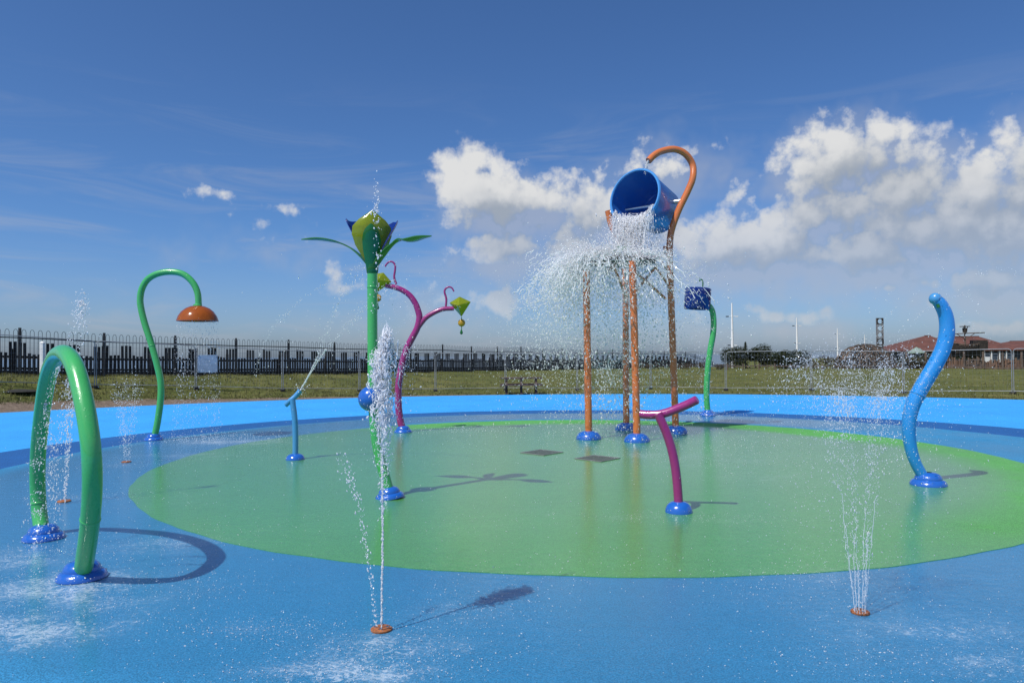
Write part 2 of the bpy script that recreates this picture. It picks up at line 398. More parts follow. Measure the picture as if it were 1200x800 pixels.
def build_sea():
    m, t, out = new_mat('sea_water')
    pos = t.n('ShaderNodeNewGeometry').outputs['Position']
    w = t.noise(t.vm('MULTIPLY', pos, (.4, 1, 1)), .35, 5, .6)
    b = principled(t, Base_Color=(.13, .17, .2), Roughness=.35); t.put(b.inputs['Normal'], t.bump(w, .35, .3)); t.L.new(b.outputs[0], out.inputs[0])
    rr = np.concatenate([[0], np.geomspace(30, 12000, 24)]); seg = 128
    X = (rr[1:, None]*np.cos(np.arange(seg)*2*PI/seg)).ravel(); Y = (rr[1:, None]*np.sin(np.arange(seg)*2*PI/seg)).ravel()
    mb = MB(); k = len(rr)-1
    mb.add(np.stack([X, Y, np.full_like(X, -3.2)], 1), [(i*seg+j, (i+1)*seg+j, (i+1)*seg+(j+1) % seg, i*seg+(j+1) % seg) for i in range(k-1) for j in range(seg)]+[tuple(range(seg))])
    tag(mb.build('sea', m), kind='structure')
build_sea()
def grass_tufts():
    V = []; Fc = []
    N = 15000
    u = rng.uniform(-.8, .8, N); px = 600+850*u
    Yf = np.minimum(27.7*(1+.0932*(np.minimum(px, 1010)-23)/(110.3-.0932*np.minimum(px, 1010))), 75)
    q = 1+u*u; bb = 2.27*u+6.8; Ye = (bb+np.sqrt(bb*bb-q*(2.27**2+6.8**2-23.15**2)))/q
    tt = rng.random(N)**1.5; W = np.interp(px, [-400, 200, 460, 700, 1300], [2.0, 1.9, 1.2, .1, .0]); Y0_ = Ye+W*rng.uniform(.7, 1.1, N)/np.sqrt(1+u*u); Y = Y0_+(Yf+1.5-Y0_)*tt; X = u*Y; Z = terr(X, Y)
    for x, y, z in zip(X, Y, Z):
        hgt = random.uniform(.03, .11)
        for b in range(3):
            a = random.random()*6.28; bx, by = x+random.gauss(0, .04), y+random.gauss(0, .04); w = .012+.008*random.random(); lx, ly = random.gauss(0, .03), random.gauss(0, .03)
            o = len(V); V += [(bx-w*math.cos(a), by-w*math.sin(a), z-.02), (bx+w*math.cos(a), by+w*math.sin(a), z-.02), (bx+lx, by+ly, z+hgt)]; Fc.append((o, o+1, o+2))
    me = bpy.data.meshes.new('grass'); me.from_pydata(V, [], Fc); me.update()
    me.materials.append(leaf_mat('grass_blades', (.05, .065, .014), (.22, .2, .07), .3))
    o = bpy.data.objects.new('grass', me); COL.objects.link(o); tag(o, 'short dry green and straw coloured grass on the bank', 'grass', kind='stuff')
grass_tufts()

# ------------------------------------------------------------------ play features
COLLAR = [(1.0, -.004), (1.0, .05), (.97, .16), (.88, .3), (.76, .38), (.735, .385), (.735, .4), (.74, .44), (.7, .58), (.58, .74), (.4, .83), (.2, .86)]
DOME = [(1.0, -.004), (1.0, .06), (.96, .22), (.86, .42), (.7, .58), (.5, .68), (.25, .72)]
def collar(root, p, R, kind=COLLAR, tilt=None, hs=.86):
    mat = None
    if tilt is not None: mat = Vector((0, 0, 1)).rotation_difference(Vector(tilt)).to_matrix()
    o = MB().lathe([(r*R, z*R*hs+.012) for r, z in kind], 36, mat, (p[0], p[1], 0)).build('base_collar', M['collar'], root)
    for a in (-.9, .67, 2.24, 3.81):
        bp = Vector((p[0], p[1], 0))+Vector((math.cos(a)*R*.93, math.sin(a)*R*.93, R*.22*hs+.012)); MB().ball(bp, R*.05, 10, 6, (1, 1, .7)).build('bolt', M['steel'], o)
    return o
# green hoop
A = ground(96, 678); B = ground(51, 632); apex = at(76, 411, 5.38)
nrm = np.cross(B-A, apex-A)
hoop = thing('water_hoop', 'thick green hoop arching over the wet pad with two blue base collars', 'water hoop', (A+B)/2)
hp = [A]+[on(x, y, A, nrm) for x, y in [(104, 625), (108, 575), (107, 530), (102, 490), (95, 455), (87, 428), (76, 414), (65, 419), (56, 442), (50, 478), (45, 525), (44, 565), (46, 600)]]+[B]
hpath = spline(hp, 6); MB().tube(hpath, .062, 24).build('arch_pipe', M['green'], hoop)
collar(hoop, A, .168); collar(hoop, B, .168)
for k in (30, 44, 58):
    p = hpath[k]; inn = (np.array([*((A+B)/2)[:2], .6])-p); inn /= np.linalg.norm(inn)
    MB().tube([p+inn*.05, p+inn*.075], .014, 12).build('spray_nozzle', M['steel'], hoop)
# shower hook
P0 = ground(180, 516); Ys = P0[1]
sh = thing('shower_pipe', 'green swan neck shower pipe with an amber dome shade over the left of the pad', 'water shower', P0)
sp = [at(x, y, Ys) for x, y in [(180.5, 514), (184.5, 495), (188, 470), (188.5, 450), (185.5, 433), (178, 405), (170, 380), (165.5, 362), (164.3, 350), (166.5, 338), (173, 327.5), (184, 321), (199, 318.5), (214, 321), (225.5, 330.5), (231.5, 343), (232.8, 358)]]
MB().tube(spline(sp, 6), .061, 20).build('pipe', M['green'], sh); collar(sh, P0, .175)
dc = at(231.5, 376, Ys); R = .385
prof = [(.05, .295), (.13, .285), (.22, .245), (.3, .175), (.355, .09), (R, 0), (R-.012, -.004), (.34, .09), (.285, .165), (.21, .228), (.12, .265), (.04, .275)]
dm = MB().lathe(prof, 40, None, dc).build('dome_shade', M['amber'], sh)
MB().lathe([(.062, .27), (.085, .28), (.085, .31), (.062, .33)], 20, None, dc).build('coupling', M['green'], dm)
MB().lathe([(.001, .2), (.1, .2), (.12, .19), (.12, .17), (.001, .165)], 20, None, dc).build('spray_head', M['steel'], dm)
# small pale blue T
P1 = ground(346, 539); Y1 = P1[1]
tb = thing('water_spout', 'small pale blue T shaped spout standing on the green rubber', 'water spout', P1)
MB().tube(spline([at(x, y, Y1) for x, y in [(346, 537), (346.3, 515), (345.5, 492), (343.5, 475), (342.5, 467)]], 6), .044, 18).build('post', M['pale_blue'], tb)
bar = [at(334.5, 474.5, Y1), at(340, 469.5, Y1), at(346, 464.5, Y1+.02), at(352, 457.5, Y1+.04)]
bo = MB().tube(spline(bar, 5), [.04]*15+[.042], 16).build('spout_bar', M['pale_blue'], tb)
MB().tube([at(352, 457.6, Y1+.04), at(353, 455.8, Y1+.05)], .016, 10).build('nozzle', M['steel'], bo)
collar(tb, P1, .145, DOME)
# flower
P2 = ground(457, 584); Y2 = P2[1]
fl = thing('flower_fountain', 'tall green flower fountain with blue and yellow petals and two long leaves', 'flower fountain', P2)
stem = spline([at(x, y, Y2) for x, y in [(457.5, 581), (452.5, 563), (446, 540), (441, 515), (438, 485), (437, 450), (436.5, 400), (436.3, 350), (436.3, 312)]], 6)
MB().tube(stem, .057, 24).build('stem', M['green'], fl); collar(fl, P2, .165, tilt=(-.12, 0, 1))
bc = at(434.5, 467, Y2); MB().ball(bc, .142, 32, 20).build('ball', M['collar'], fl)
top = at(436.3, 308, Y2)
def petal(az, pts, width, mat, cup=.25, name='petal', parent=fl, thick=.009, n=14):
    """pts: (outward, up) centre line; width: half width along it"""
    d = np.array([math.cos(az), math.sin(az), 0]); sd = np.array([-math.sin(az), math.cos(az), 0]); up = np.array([0, 0, 1.])
    cl = spline([(r, z) for r, z in pts], 6); K = len(cl); P = []
    for i, (r, z) in enumerate(cl):
        t = i/(K-1); w = np.interp(t, np.linspace(0, 1, len(width)), width); row = []
        nr = np.array(cl[min(i+1, K-1)])-np.array(cl[max(i-1, 0)]); nr /= np.linalg.norm(nr); nn = d*nr[1]-up*nr[0]
        for j in range(n+1):
            q = j/n*2-1; row.append(top+d*r+up*z+sd*w*q-nn*(cup*w*q*q))
        P.append(row)
    return MB().grid(P, thick).build(name, mat, parent)
Wp = [.05, .1, .155, .18, .175, .13, .05]
petal(math.radians(-68), [(.02, -.04), (.045, .13), (.07, .31), (.07, .46), (.04, .59)], [.05, .12, .19, .228, .22, .15, .012], M['yellow'], .4)
petal(math.radians(-84), [(.06, -.09), (.09, .08), (.125, .24), (.15, .35), (.15, .42)], [.055, .08, .098, .104, .09, .06, .01], M['petal_green'], .35)
petal(math.radians(150), [(.05, 0), (.12, .15), (.22, .31), (.3, .44), (.335, .5)], [.04, .075, .11, .135, .145, .14, .1], M['petal_blue'], .35)
petal(math.radians(33), [(.05, 0), (.12, .15), (.21, .31), (.28, .43), (.31, .49)], [.04, .075, .11, .135, .14, .12, .06], M['petal_blue'], .35)
def leaf(az, tipr, tipz):
    pts = [(.05, -.04), (.13, .055), (.25, .16), (.37, .222), (.5, tipz-.035), (.66, tipz-.01), (tipr, tipz)]
    petal(az, pts, [.05, .06, .06, .045, .03, .05, .095, .11, .095, .06, .005], M['leaf_green'], .12, 'leaf', thick=.011)
leaf(math.radians(170), .86, .29); leaf(math.radians(-27), .8, .235)
MB().lathe([(.06, -.12), (.066, -.1), (.074, -.02), (.06, .03), (.02, .04)], 20, None, top).build('flower_cup', M['petal_green'], fl)
# purple tree
P3 = ground(472.5, 507); Y3 = P3[1]
pt = thing('spray_tree', 'purple two branched spray tree with yellow lantern flowers at its tips', 'spray tree', P3)
trk = spline([at(x, y, Y3) for x, y in [(472.5, 505), (469, 492), (467, 475), (467, 452), (471, 428), (477, 408), (483.5, 395), (489, 384), (491.5, 372), (490, 364), (486.5, 355), (480, 346), (470.5, 339.5), (460, 336), (452, 334.5)]], 6)
MB().tube(trk, list(np.interp(np.arange(len(trk)), [0, 50, len(trk)], [.075, .068, .05])), 20).build('trunk_pipe', M['purple'], pt)
br = spline([at(x, y, Y3) for x, y in [(489.5, 384), (494, 378), (500, 371.5), (510, 365.5), (520, 362), (532, 361.5)]], 6)
MB().tube(br, list(np.linspace(.058, .045, len(br))), 18).build('branch_pipe', M['purple'], pt); collar(pt, P3, .19)
for pts in ([(522.5, 359), (523, 350), (521, 342.5), (522, 338.5), (525.5, 336.3), (529.5, 337.3), (532, 341.5)], [(464.5, 333), (462, 325), (463, 316), (463, 311), (460.5, 307.3), (456.5, 306.7), (453, 309.5), (451.3, 312.5)]):
    q = spline([at(x, y, Y3) for x, y in pts], 5); MB().tube(q, list(np.linspace(.024, .016, len(q))), 10).build('hook_nozzle', M['purple'], pt)
def lantern(cx, cy, tilt):
    c = at(cx, cy, Y3); rot = Matrix.Rotation(tilt, 3, 'Y') @ Matrix.Rotation(math.radians(20), 3, 'X') @ Matrix.Rotation(math.radians(38), 3, 'Z')
    a = .165
    V = [(-a, -a, .06), (a, -a, .06), (a, a, .06), (-a, a, .06), (0, 0, -.26), (0, 0, .19)]
    mb = MB().add([Vector(c)+rot @ Vector(v) for v in V], [(0, 1, 4), (1, 2, 4), (2, 3, 4), (3, 0, 4), (1, 0, 5), (2, 1, 5), (3, 2, 5), (0, 3, 5)])
    L = mb.build('lantern_flower', M['yellow'], pt, smooth=False, bevel=.008)
    lo = Vector(c)+rot @ Vector((0, 0, -.26))
    MB().tube([lo, lo+Vector((0, 0, -.32))], .009, 8).build('hanger', M['leaf_green'], L)
    MB().ball(lo+Vector((0, 0, -.125)), .078, 20, 12, (1, .55, 1)).build('bead', M['disc_yellow'], L)
    MB().lathe([(.002, .07), (.02, .03), (.034, -.01), (.022, -.04), (.002, -.05)], 12, None, lo+Vector((-.005, 0, -.32))).build('drop_bead', M['petal_green'], L)
lantern(539.5, 357.5, math.radians(-4)); lantern(446.5, 329, math.radians(20))
# bucket tower
PA, PB, PC, PD = (ground(*p) for p in ((690, 515), (734, 504), (746.5, 518), (792, 508)))
tw = thing('bucket_tower', 'orange four legged tower with a hooked filling pipe that carries the blue tipping bucket', 'splash tower', (PA+PB+PC+PD)/4)
rO = .068
def post(pts, Y, name='post', r=rO):
    q = spline([at(x, y, Yv) for (x, y), Yv in zip(pts, Y)], 8); MB().tube(q, r, 20).build(name, M['orange'], tw)
post([(690, 513), (688.5, 420), (687, 317)], [PA[1]]*3)
post([(746.5, 516), (744, 410), (741, 306)], [PC[1]]*3)
post([(734, 502), (733.5, 420), (733, 330), (731, 305), (724, 282), (716, 262), (712.5, 247)], [PB[1]]*7)
post([(792, 505), (790, 450), (787.5, 380), (785.5, 325), (784.5, 298), (786.5, 272), (795, 247), (806, 224), (812, 208), (811.5, 193), (803, 180.5), (790, 175), (775, 177.5), (766, 182.5), (760, 188.5)], [PD[1]]*9+[14.75, 14.7, 14.65, 14.6, 14.55, 14.5], 'hooked_pipe')
for p in (PA, PB, PC, PD): collar(tw, p, .24, DOME, hs=.9)
plc = np.array([2.17, 14.2, 3.42])
MB().lathe([(.05, .13), (.2, .11), (.42, .055), (.66, 0), (.67, -.02), (.64, -.035), (.42, .0), (.2, .05), (.05, .07)], 44, None, plc).build('splash_plate', M['dark_timber'], tw)
MB().lathe([(.002, .3), (.12, .29), (.17, .24), (.17, .17), (.12, .12), (.1, .1)], 24, None, plc).build('plate_boss', M['petal_green'], tw)
for a, b in (((720, 313), (733.5, 348), ), ((722, 310), (712, 318)), ((742, 345), (768, 313)), ((768, 313), (785, 336)), ((770, 300), (786, 322)), ((744, 318), (780, 350))):
    MB().tube([at(*a, 14.2), at(*b, 14.7)], .028, 10).build('brace', M['orange'], tw)
for p, Y in (((785, 293), PD[1]), ((737, 318), PB[1])):
    c = at(*p, Y); MB().box(c+np.array([-.08, 0, 0]), (.11, .03, .17)).build('bracket', M['orange'], tw, False, bevel=.006)
# bucket
axL, axR = at(713, 249.5, PB[1]), at(801, 235, PD[1])
bcen = at(760, 240.5, 14.95)
mdir = Vector((-.66, -.72, .17)).normalized(); q3 = Vector((0, 0, 1)).rotation_difference(mdir).to_matrix()
bk = thing('tipping_bucket', 'large blue bucket tipping forward on its steel axle and pouring water', 'bucket', bcen)
BS = 1.09
prof = [(.001, -.48), (.36, -.48), (.41, -.465), (.435, -.43), (.52, .46), (.5, .47), (.418, -.4), (.39, -.435), (.001, -.44)]
MB().lathe([(a*BS, b*BS) for a, b in prof], 64, q3, bcen).build('bucket_shell', M['bucket'], bk)
MB().lathe([(a*BS, b*BS) for a, b in [(.502, .468), (.498, .492), (.51, .51), (.532, .51), (.547, .492), (.546, .466), (.53, .455), (.5215, .456), (.502, .468)]], 64, q3, bcen).build('rim', M['rim_lit_blue'], bk)
MB().tube([axL, axR], .03, 16).build('axle', M['steel'], bk)
for e, s in ((axR, -1), (axL, 1)):
    d = (axR-axL)/np.linalg.norm(axR-axL); MB().tube([e+d*s*.02, e+d*s*.34], .046, 16).build('axle_sleeve', M['steel'], bk)
# drum flower
P4 = ground(829.5, 487); Y4 = P4[1]
dr = thing('drum_fountain', 'dark blue drum on a bent green pipe at the back of the pad', 'water drum', P4)
MB().tube(spline([at(x, y, Y4) for x, y in [(829.5, 486), (828, 465), (829, 438), (832, 412), (835.5, 392), (836.3, 376), (834.5, 364), (829, 356)]], 6), .076, 18).build('stem', M['green'], dr)
dcn = at(817.5, 349.5, Y4)
rt = Matrix.Rotation(math.radians(4), 3, 'Y')
MB().lathe([(.001, .285), (.2, .28), (.31, .265), (.335, .245), (.335, -.27), (.325, -.285), (.29, -.28), (.28, -.23), (.001, -.21)], 48, rt, dcn).build('drum', M['drum_blue'], dr)
MB().tube(spline([at(x, y, Y4) for x, y in [(823.5, 336), (823.7, 331), (822.8, 328.2), (821, 327.5), (819.5, 329.5)]], 5), .017, 10).build('hook_nozzle', M['leaf_green'], dr)
collar(dr, P4, .2)
# purple T
P5 = ground(795.5, 601); Y5 = P5[1]
pT = thing('water_spout', 'purple T shaped spout on a curved post in front of the orange tower', 'water spout', P5)
MB().tube(spline([at(x, y, Y5) for x, y in [(795.5, 599), (794.5, 578), (792, 552), (787.5, 528), (781, 507), (774, 491), (771, 484)]], 6), .0455, 20).build('post', M['purple'], pT)
tb5 = spline([at(x, y, Yv) for (x, y), Yv in zip([(750.5, 485), (762, 486), (777, 484.5), (793, 479), (806, 473.5), (816, 468.5)], np.linspace(Y5+.12, Y5-.1, 6))], 6)
tO = MB().tube(tb5, .044, 20).build('spout_bar', M['purple'], pT)
e = tb5[-1]; d = e-tb5[-2]; d /= np.linalg.norm(d); MB().tube([e+d*.002, e+d*.012], [.044, .036], 20).build('end_cap', M['purple'], tO)
collar(pT, P5, .137, DOME, hs=1.1)
# blue S pipe
P6 = ground(1088, 569); Y6 = P6[1]
sp6 = spline([at(x, y, Y6) for x, y in [(1087, 566), (1080.5, 556), (1072, 540), (1066.5, 520), (1065, 498), (1069, 476), (1079, 455.5), (1093, 432), (1104, 411), (1109.5, 391), (1108.5, 371), (1102.5, 357), (1096, 350)]], 6)
bs = thing('water_cannon', 'thick blue S shaped pipe spraying at the right edge of the green pad', 'water cannon', P6)
rad6 = list(np.interp(np.linspace(0, 1, len(sp6)), [0, .15, .45, .75, .93, 1], [.062, .064, .086, .088, .074, .062]))
so = MB().tube(sp6, rad6, 28).build('pipe', M['blue'], bs)
e = sp6[-1]; MB().ball(e, .071, 24, 14).build('end_cap', M['pale_blue'], so)
MB().tube([e+np.array([.0, -.05, -.07]), e+np.array([.005, -.06, -.11])], .018, 10).build('nozzle', M['petal_green'], so)
collar(bs, P6, .205)
# welded joints on the pipes
def joint(path, i, rad, mat, parent):
    p = np.array(path[i]); d = np.array(path[i+1])-np.array(path[i-1]); d /= np.linalg.norm(d)
    MB().tube([p-d*.011, p-d*.006, p+d*.006, p+d*.011], [rad*1.005, rad*1.07, rad*1.07, rad*1.005], 20, False).build('joint_ring', M[mat], parent)
joint(stem, 8, .057, 'green', fl); joint(stem, 44, .057, 'green', fl); joint(trk, 30, .071, 'purple', pt); joint(br, 24, .048, 'purple', pt)
joint(hpath, 8, .062, 'green', hoop); joint(hpath, len(hpath)-9, .062, 'green', hoop); joint(spline(sp, 6), 30, .061, 'green', sh); joint(sp6, 34, .088, 'blue', bs)
# nozzles and drains set in the pad
for px, py, r, lab in ((447, 737, .062, 'round rusty spray nozzle in blue rubber feeding the tall middle jet'), (1008, 717, .055, 'round rusty spray nozzle under the fan of jets at the right front'),
                       (75, 587, .07, 'round spray nozzle behind the green hoop under the tall left jet'), (148, 541, .07, 'round spray nozzle under the misty double jet by the shower pipe')):
    g = ground(px, py, .012); nz = thing('ground_nozzle', lab, 'spray nozzle', g, 'spray nozzles set in the pad')
    MB().lathe([(r, -.002), (r, .006), (r*.86, .012), (r*.5, .014), (.001, .014)], 28, None, g).build('nozzle_plate', M['rust'], nz)
    for k in range(4 if r < .065 else 3):
        a = k*1.6; MB().lathe([(.009, .013), (.009, .02), (.005, .021)], 10, None, g+np.array([r*.55*math.cos(a), r*.55*math.sin(a), 0])).build('jet_tip', M['steel'], nz)
for px, py, lab in ((635, 530, 'square grey drain cover in the green rubber left of the tower'), (700, 537, 'square grey drain cover in the green rubber in front of the tower')):
    g = ground(px, py, .014); dv = thing('drain_cover', lab, 'drain cover', g, 'drain covers')
    rz = Matrix.Rotation(math.radians(47), 3, 'Z'); mb = MB()
    for k in range(9): mb.box(Vector(g)+rz @ Vector((0, -.2+k*.05, .004)), (.42, .03, .008), rz)
    mb.build('grate', M['drain'], dv, False)
    mb = MB()
    for sx, sy, lx, ly in ((0, .24, .5, .025), (0, -.24, .5, .025), (.24, 0, .025, .455), (-.24, 0, .025, .455)): mb.box(Vector(g)+rz @ Vector((sx, sy, .004)), (lx, ly, .008), rz)
    mb.build('grate_frame', M['grey_metal'], dv, False)
    MB().box(Vector(g)+Vector((0, 0, -.003)), (.45, .45, .004), rz).build('sump', M['rubber'], dv, False)

# ------------------------------------------------------------------ fences
def zt(x, y): return float(terr(x, y))
def kmid(k): x, y = fence_pt(k); return x, y, zt(x, y)
fdir = np.array([.687, 1, 0]); fdir /= np.linalg.norm(fdir); fn = np.array([-fdir[1], fdir[0], 0])   # away from the pad
KS = list(np.arange(-1, 26.01, 1.0))
rf = thing('metal_railing', 'black bow topped metal railing running along the sea side of the grass', 'railing', kmid(8))
pf = thing('picket_fence', 'black wooden picket fence with groups of three taller boards behind the railing', 'picket fence', np.array(kmid(8))+fn*.6)
RH = 1.72
for i, k in enumerate(KS):
    x, y, z = kmid(k)
    MB().box((x, y, z+RH*.5+.02), (.075, .075, RH+.16)).build('post', M['rail'], rf, False)
    if i+1 == len(KS): continue
    x2, y2, z2 = kmid(KS[i+1]); a = np.array([x, y, z]); b = np.array([x2, y2, z2]); L = np.linalg.norm(b-a); mb = MB()
    for hz in (RH-.28, .18): mb.bar(a+[0, 0, hz], b+[0, 0, hz], .018, .045)
    nl = int(round(L/.29)); far = k > 12
    for j in range(nl):
        s0, s1 = (j+.25)/nl, (j+.75)/nl; p0, p1 = a+(b-a)*s0, a+(b-a)*s1; r_ = L/nl*.25
        pts = [p0+[0, 0, .1], p0+[0, 0, RH-r_]]
        for q in range(1, 6 if not far else 3):
            an = PI*q/(6 if not far else 3); pts.append((p0+p1)/2+(p0-p1)/2*math.cos(an)+np.array([0, 0, RH-r_+r_*math.sin(an)*1.6]))
        pts += [p1+[0, 0, RH-r_], p1+[0, 0, .1]]
        mb.tube(pts, .0085, 5, False)
    mb.build('bow_top_panel', M['rail'], rf, False)
    mb = MB(); o_ = fn*.6; npk = max(1, int(round(L/.168)))
    for hz in (.72, .27): mb.bar(a+o_+[0, 0, hz]+fn*.05, b+o_+[0, 0, hz]+fn*.05, .05, .09)
    mb.bar(a+o_+[0, 0, .06]-fn*.03, b+o_+[0, 0, .06]-fn*.03, .03, .2)
    for j in range(npk):
        c = a+o_+(b-a)*(j+.5)/npk; tall = (j % 6) < 3; hh = (1.3 if tall else .88)+random.uniform(-.03, .03)
        rr = Matrix.Rotation(-math.atan2(fdir[0], fdir[1])+PI/2, 3, 'Z') @ Matrix.Rotation(random.gauss(0, .012), 3, 'Y')
        zz = zt(c[0], c[1]); mb.box((c[0], c[1], zz+hh/2-.02), (.108, .024, hh), rr)
    mb.build('picket_panel', M['picket'], pf, False)
    MB().box((x+fn[0]*.72, y+fn[1]*.72, z+.5), (.1, .1, 1.06)).build('post', M['picket'], pf, False)
# temporary mesh fence panels
xs = [-20, 112, 229.5, 331, 421, 510, 592, 676, 762, 850, 950, 1058, 1186, 1335]
def arc_pt(px, R=26.6):
    u = (px-600)/850; q = 1+u*u; b = 2.27*u+6.8; Y = (b+math.sqrt(b*b-q*(2.27**2+6.8**2-R*R)))/q; return np.array([u*Y, Y, zt(u*Y, Y)])
hp_ = [arc_pt(x) for x in xs]; HH = 1.72
names = ['in front of the white post, leftmost in view', 'behind the green hoop beside the shower pipe', 'that carries the blank pale blue sign', 'behind the small pale blue spout', 'behind the tall flower stem', 'with the purple spray tree in front', 'just behind the wooden picnic table', 'behind the left legs of the bucket tower',
         'behind the right leg of the bucket tower', 'right of the dark blue drum', 'in front of the brushwood dome', 'behind the thick blue pipe', 'at the right edge in front of the red roofed building']
for i in range(len(xs)-1):
    a, b = hp_[i].copy(), hp_[i+1].copy(); d = b-a; L = np.linalg.norm(d[:2]); e = d/np.linalg.norm(d); a = a+e*.03; b = b-e*.03
    tp = thing('mesh_fence_panel', 'grey tube framed mesh panel '+names[i], 'fence panel', (a+b)/2, 'temporary mesh fence panels')
    z0 = np.array([0, 0, .12]); H = np.array([0, 0, HH]); r = .12
    pts = [a, a+H-[0, 0, r]]+[a+H+e*r*(1-math.cos(t))-np.array([0, 0, r*(1-math.sin(t))]) for t in (PI/6, PI/3, PI/2)]
    pts += [b+H-e*r*(1-math.cos(t))-np.array([0, 0, r*(1-math.sin(t))]) for t in (PI/2, PI/3, PI/6)]+[b+H-[0, 0, r], b]
    mb = MB().tube(pts, .016, 8); mb.tube([a+z0, b+z0], .014, 8); mb.build('tube_frame', M['galv'], tp)
    mb = MB()
    for k in range(1, 26): p = a+(b-a)*k/26; mb.bar(p+z0, p+H-[0, 0, .02], .003)
    for k in range(1, 8): zz = np.array([0, 0, .12+(HH-.12)*k/8]); mb.bar(a+zz, b+zz, .003)
    mb.build('wire_mesh', M['wire'], tp, False)
    rz = Matrix.Rotation(math.atan2(d[1], d[0])+PI/2, 3, 'Z')
    MB().box(a-e*.03+np.array([0, 0, .04]), (.45, .16, .08), rz).build('foot_block', M['rubber'], tp, False)
# sign on the panel
pa, pb = hp_[2], hp_[3]; e = (pb-pa)/np.linalg.norm(pb-pa); nn = np.array([e[1], -e[0], 0])
sc = pa+e*.43+np.array([0, 0, 1.02])+nn*.04; rz = Matrix.Rotation(math.atan2(e[1], e[0]), 3, 'Z')
sg = thing('sign_board', 'blank pale blue square sign hung on the mesh fence under the amber dome', 'sign', sc)
MB().box(sc, (.74, .012, .7), rz).build('sign_panel', M['sign'], sg, False, bevel=.003)
for s1 in (-.33, .33):
    for s2 in (-.31, .31): MB().box(sc+e*s1+np.array([0, 0, s2])+nn*.01, (.05, .02, .03), rz).build('clip', M['galv'], sg, False)
# white post on the bank
wp = at(49.5, 445.5, 26.2); wp[2] = zt(wp[0], wp[1])
wpo = thing('marker_post', 'square white post standing on the grass bank at the far left', 'post', wp)
MB().box(wp+np.array([0, 0, .68]), (.13, .13, 1.36)).build('shaft', M['white'], wpo, False, bevel=.01)
MB().lathe([(.1, 0), (.1, .02), (.02, .07)], 4, Matrix.Rotation(PI/4, 3, 'Z'), wp+np.array([0, 0, 1.36])).build('cap', M['white'], wpo, False)
mh = at(22, 447, 24.6); mh[2] = zt(mh[0], mh[1])  # dark patch on the grass, built as a low dark mound
P = [[mh+np.array([.62*r*math.cos(t)*(1+.15*math.sin(3*t)), .5*r*math.sin(t), .09*(1-r*r)-.01]) for t in np.linspace(0, 2*PI, 28)] for r in np.linspace(.02, 1, 7)]
tag(origin_to(MB().grid(P).build('low_mound', M['mound_dark']), mh), 'low dark mound on the grass at the far left', 'soil mound')
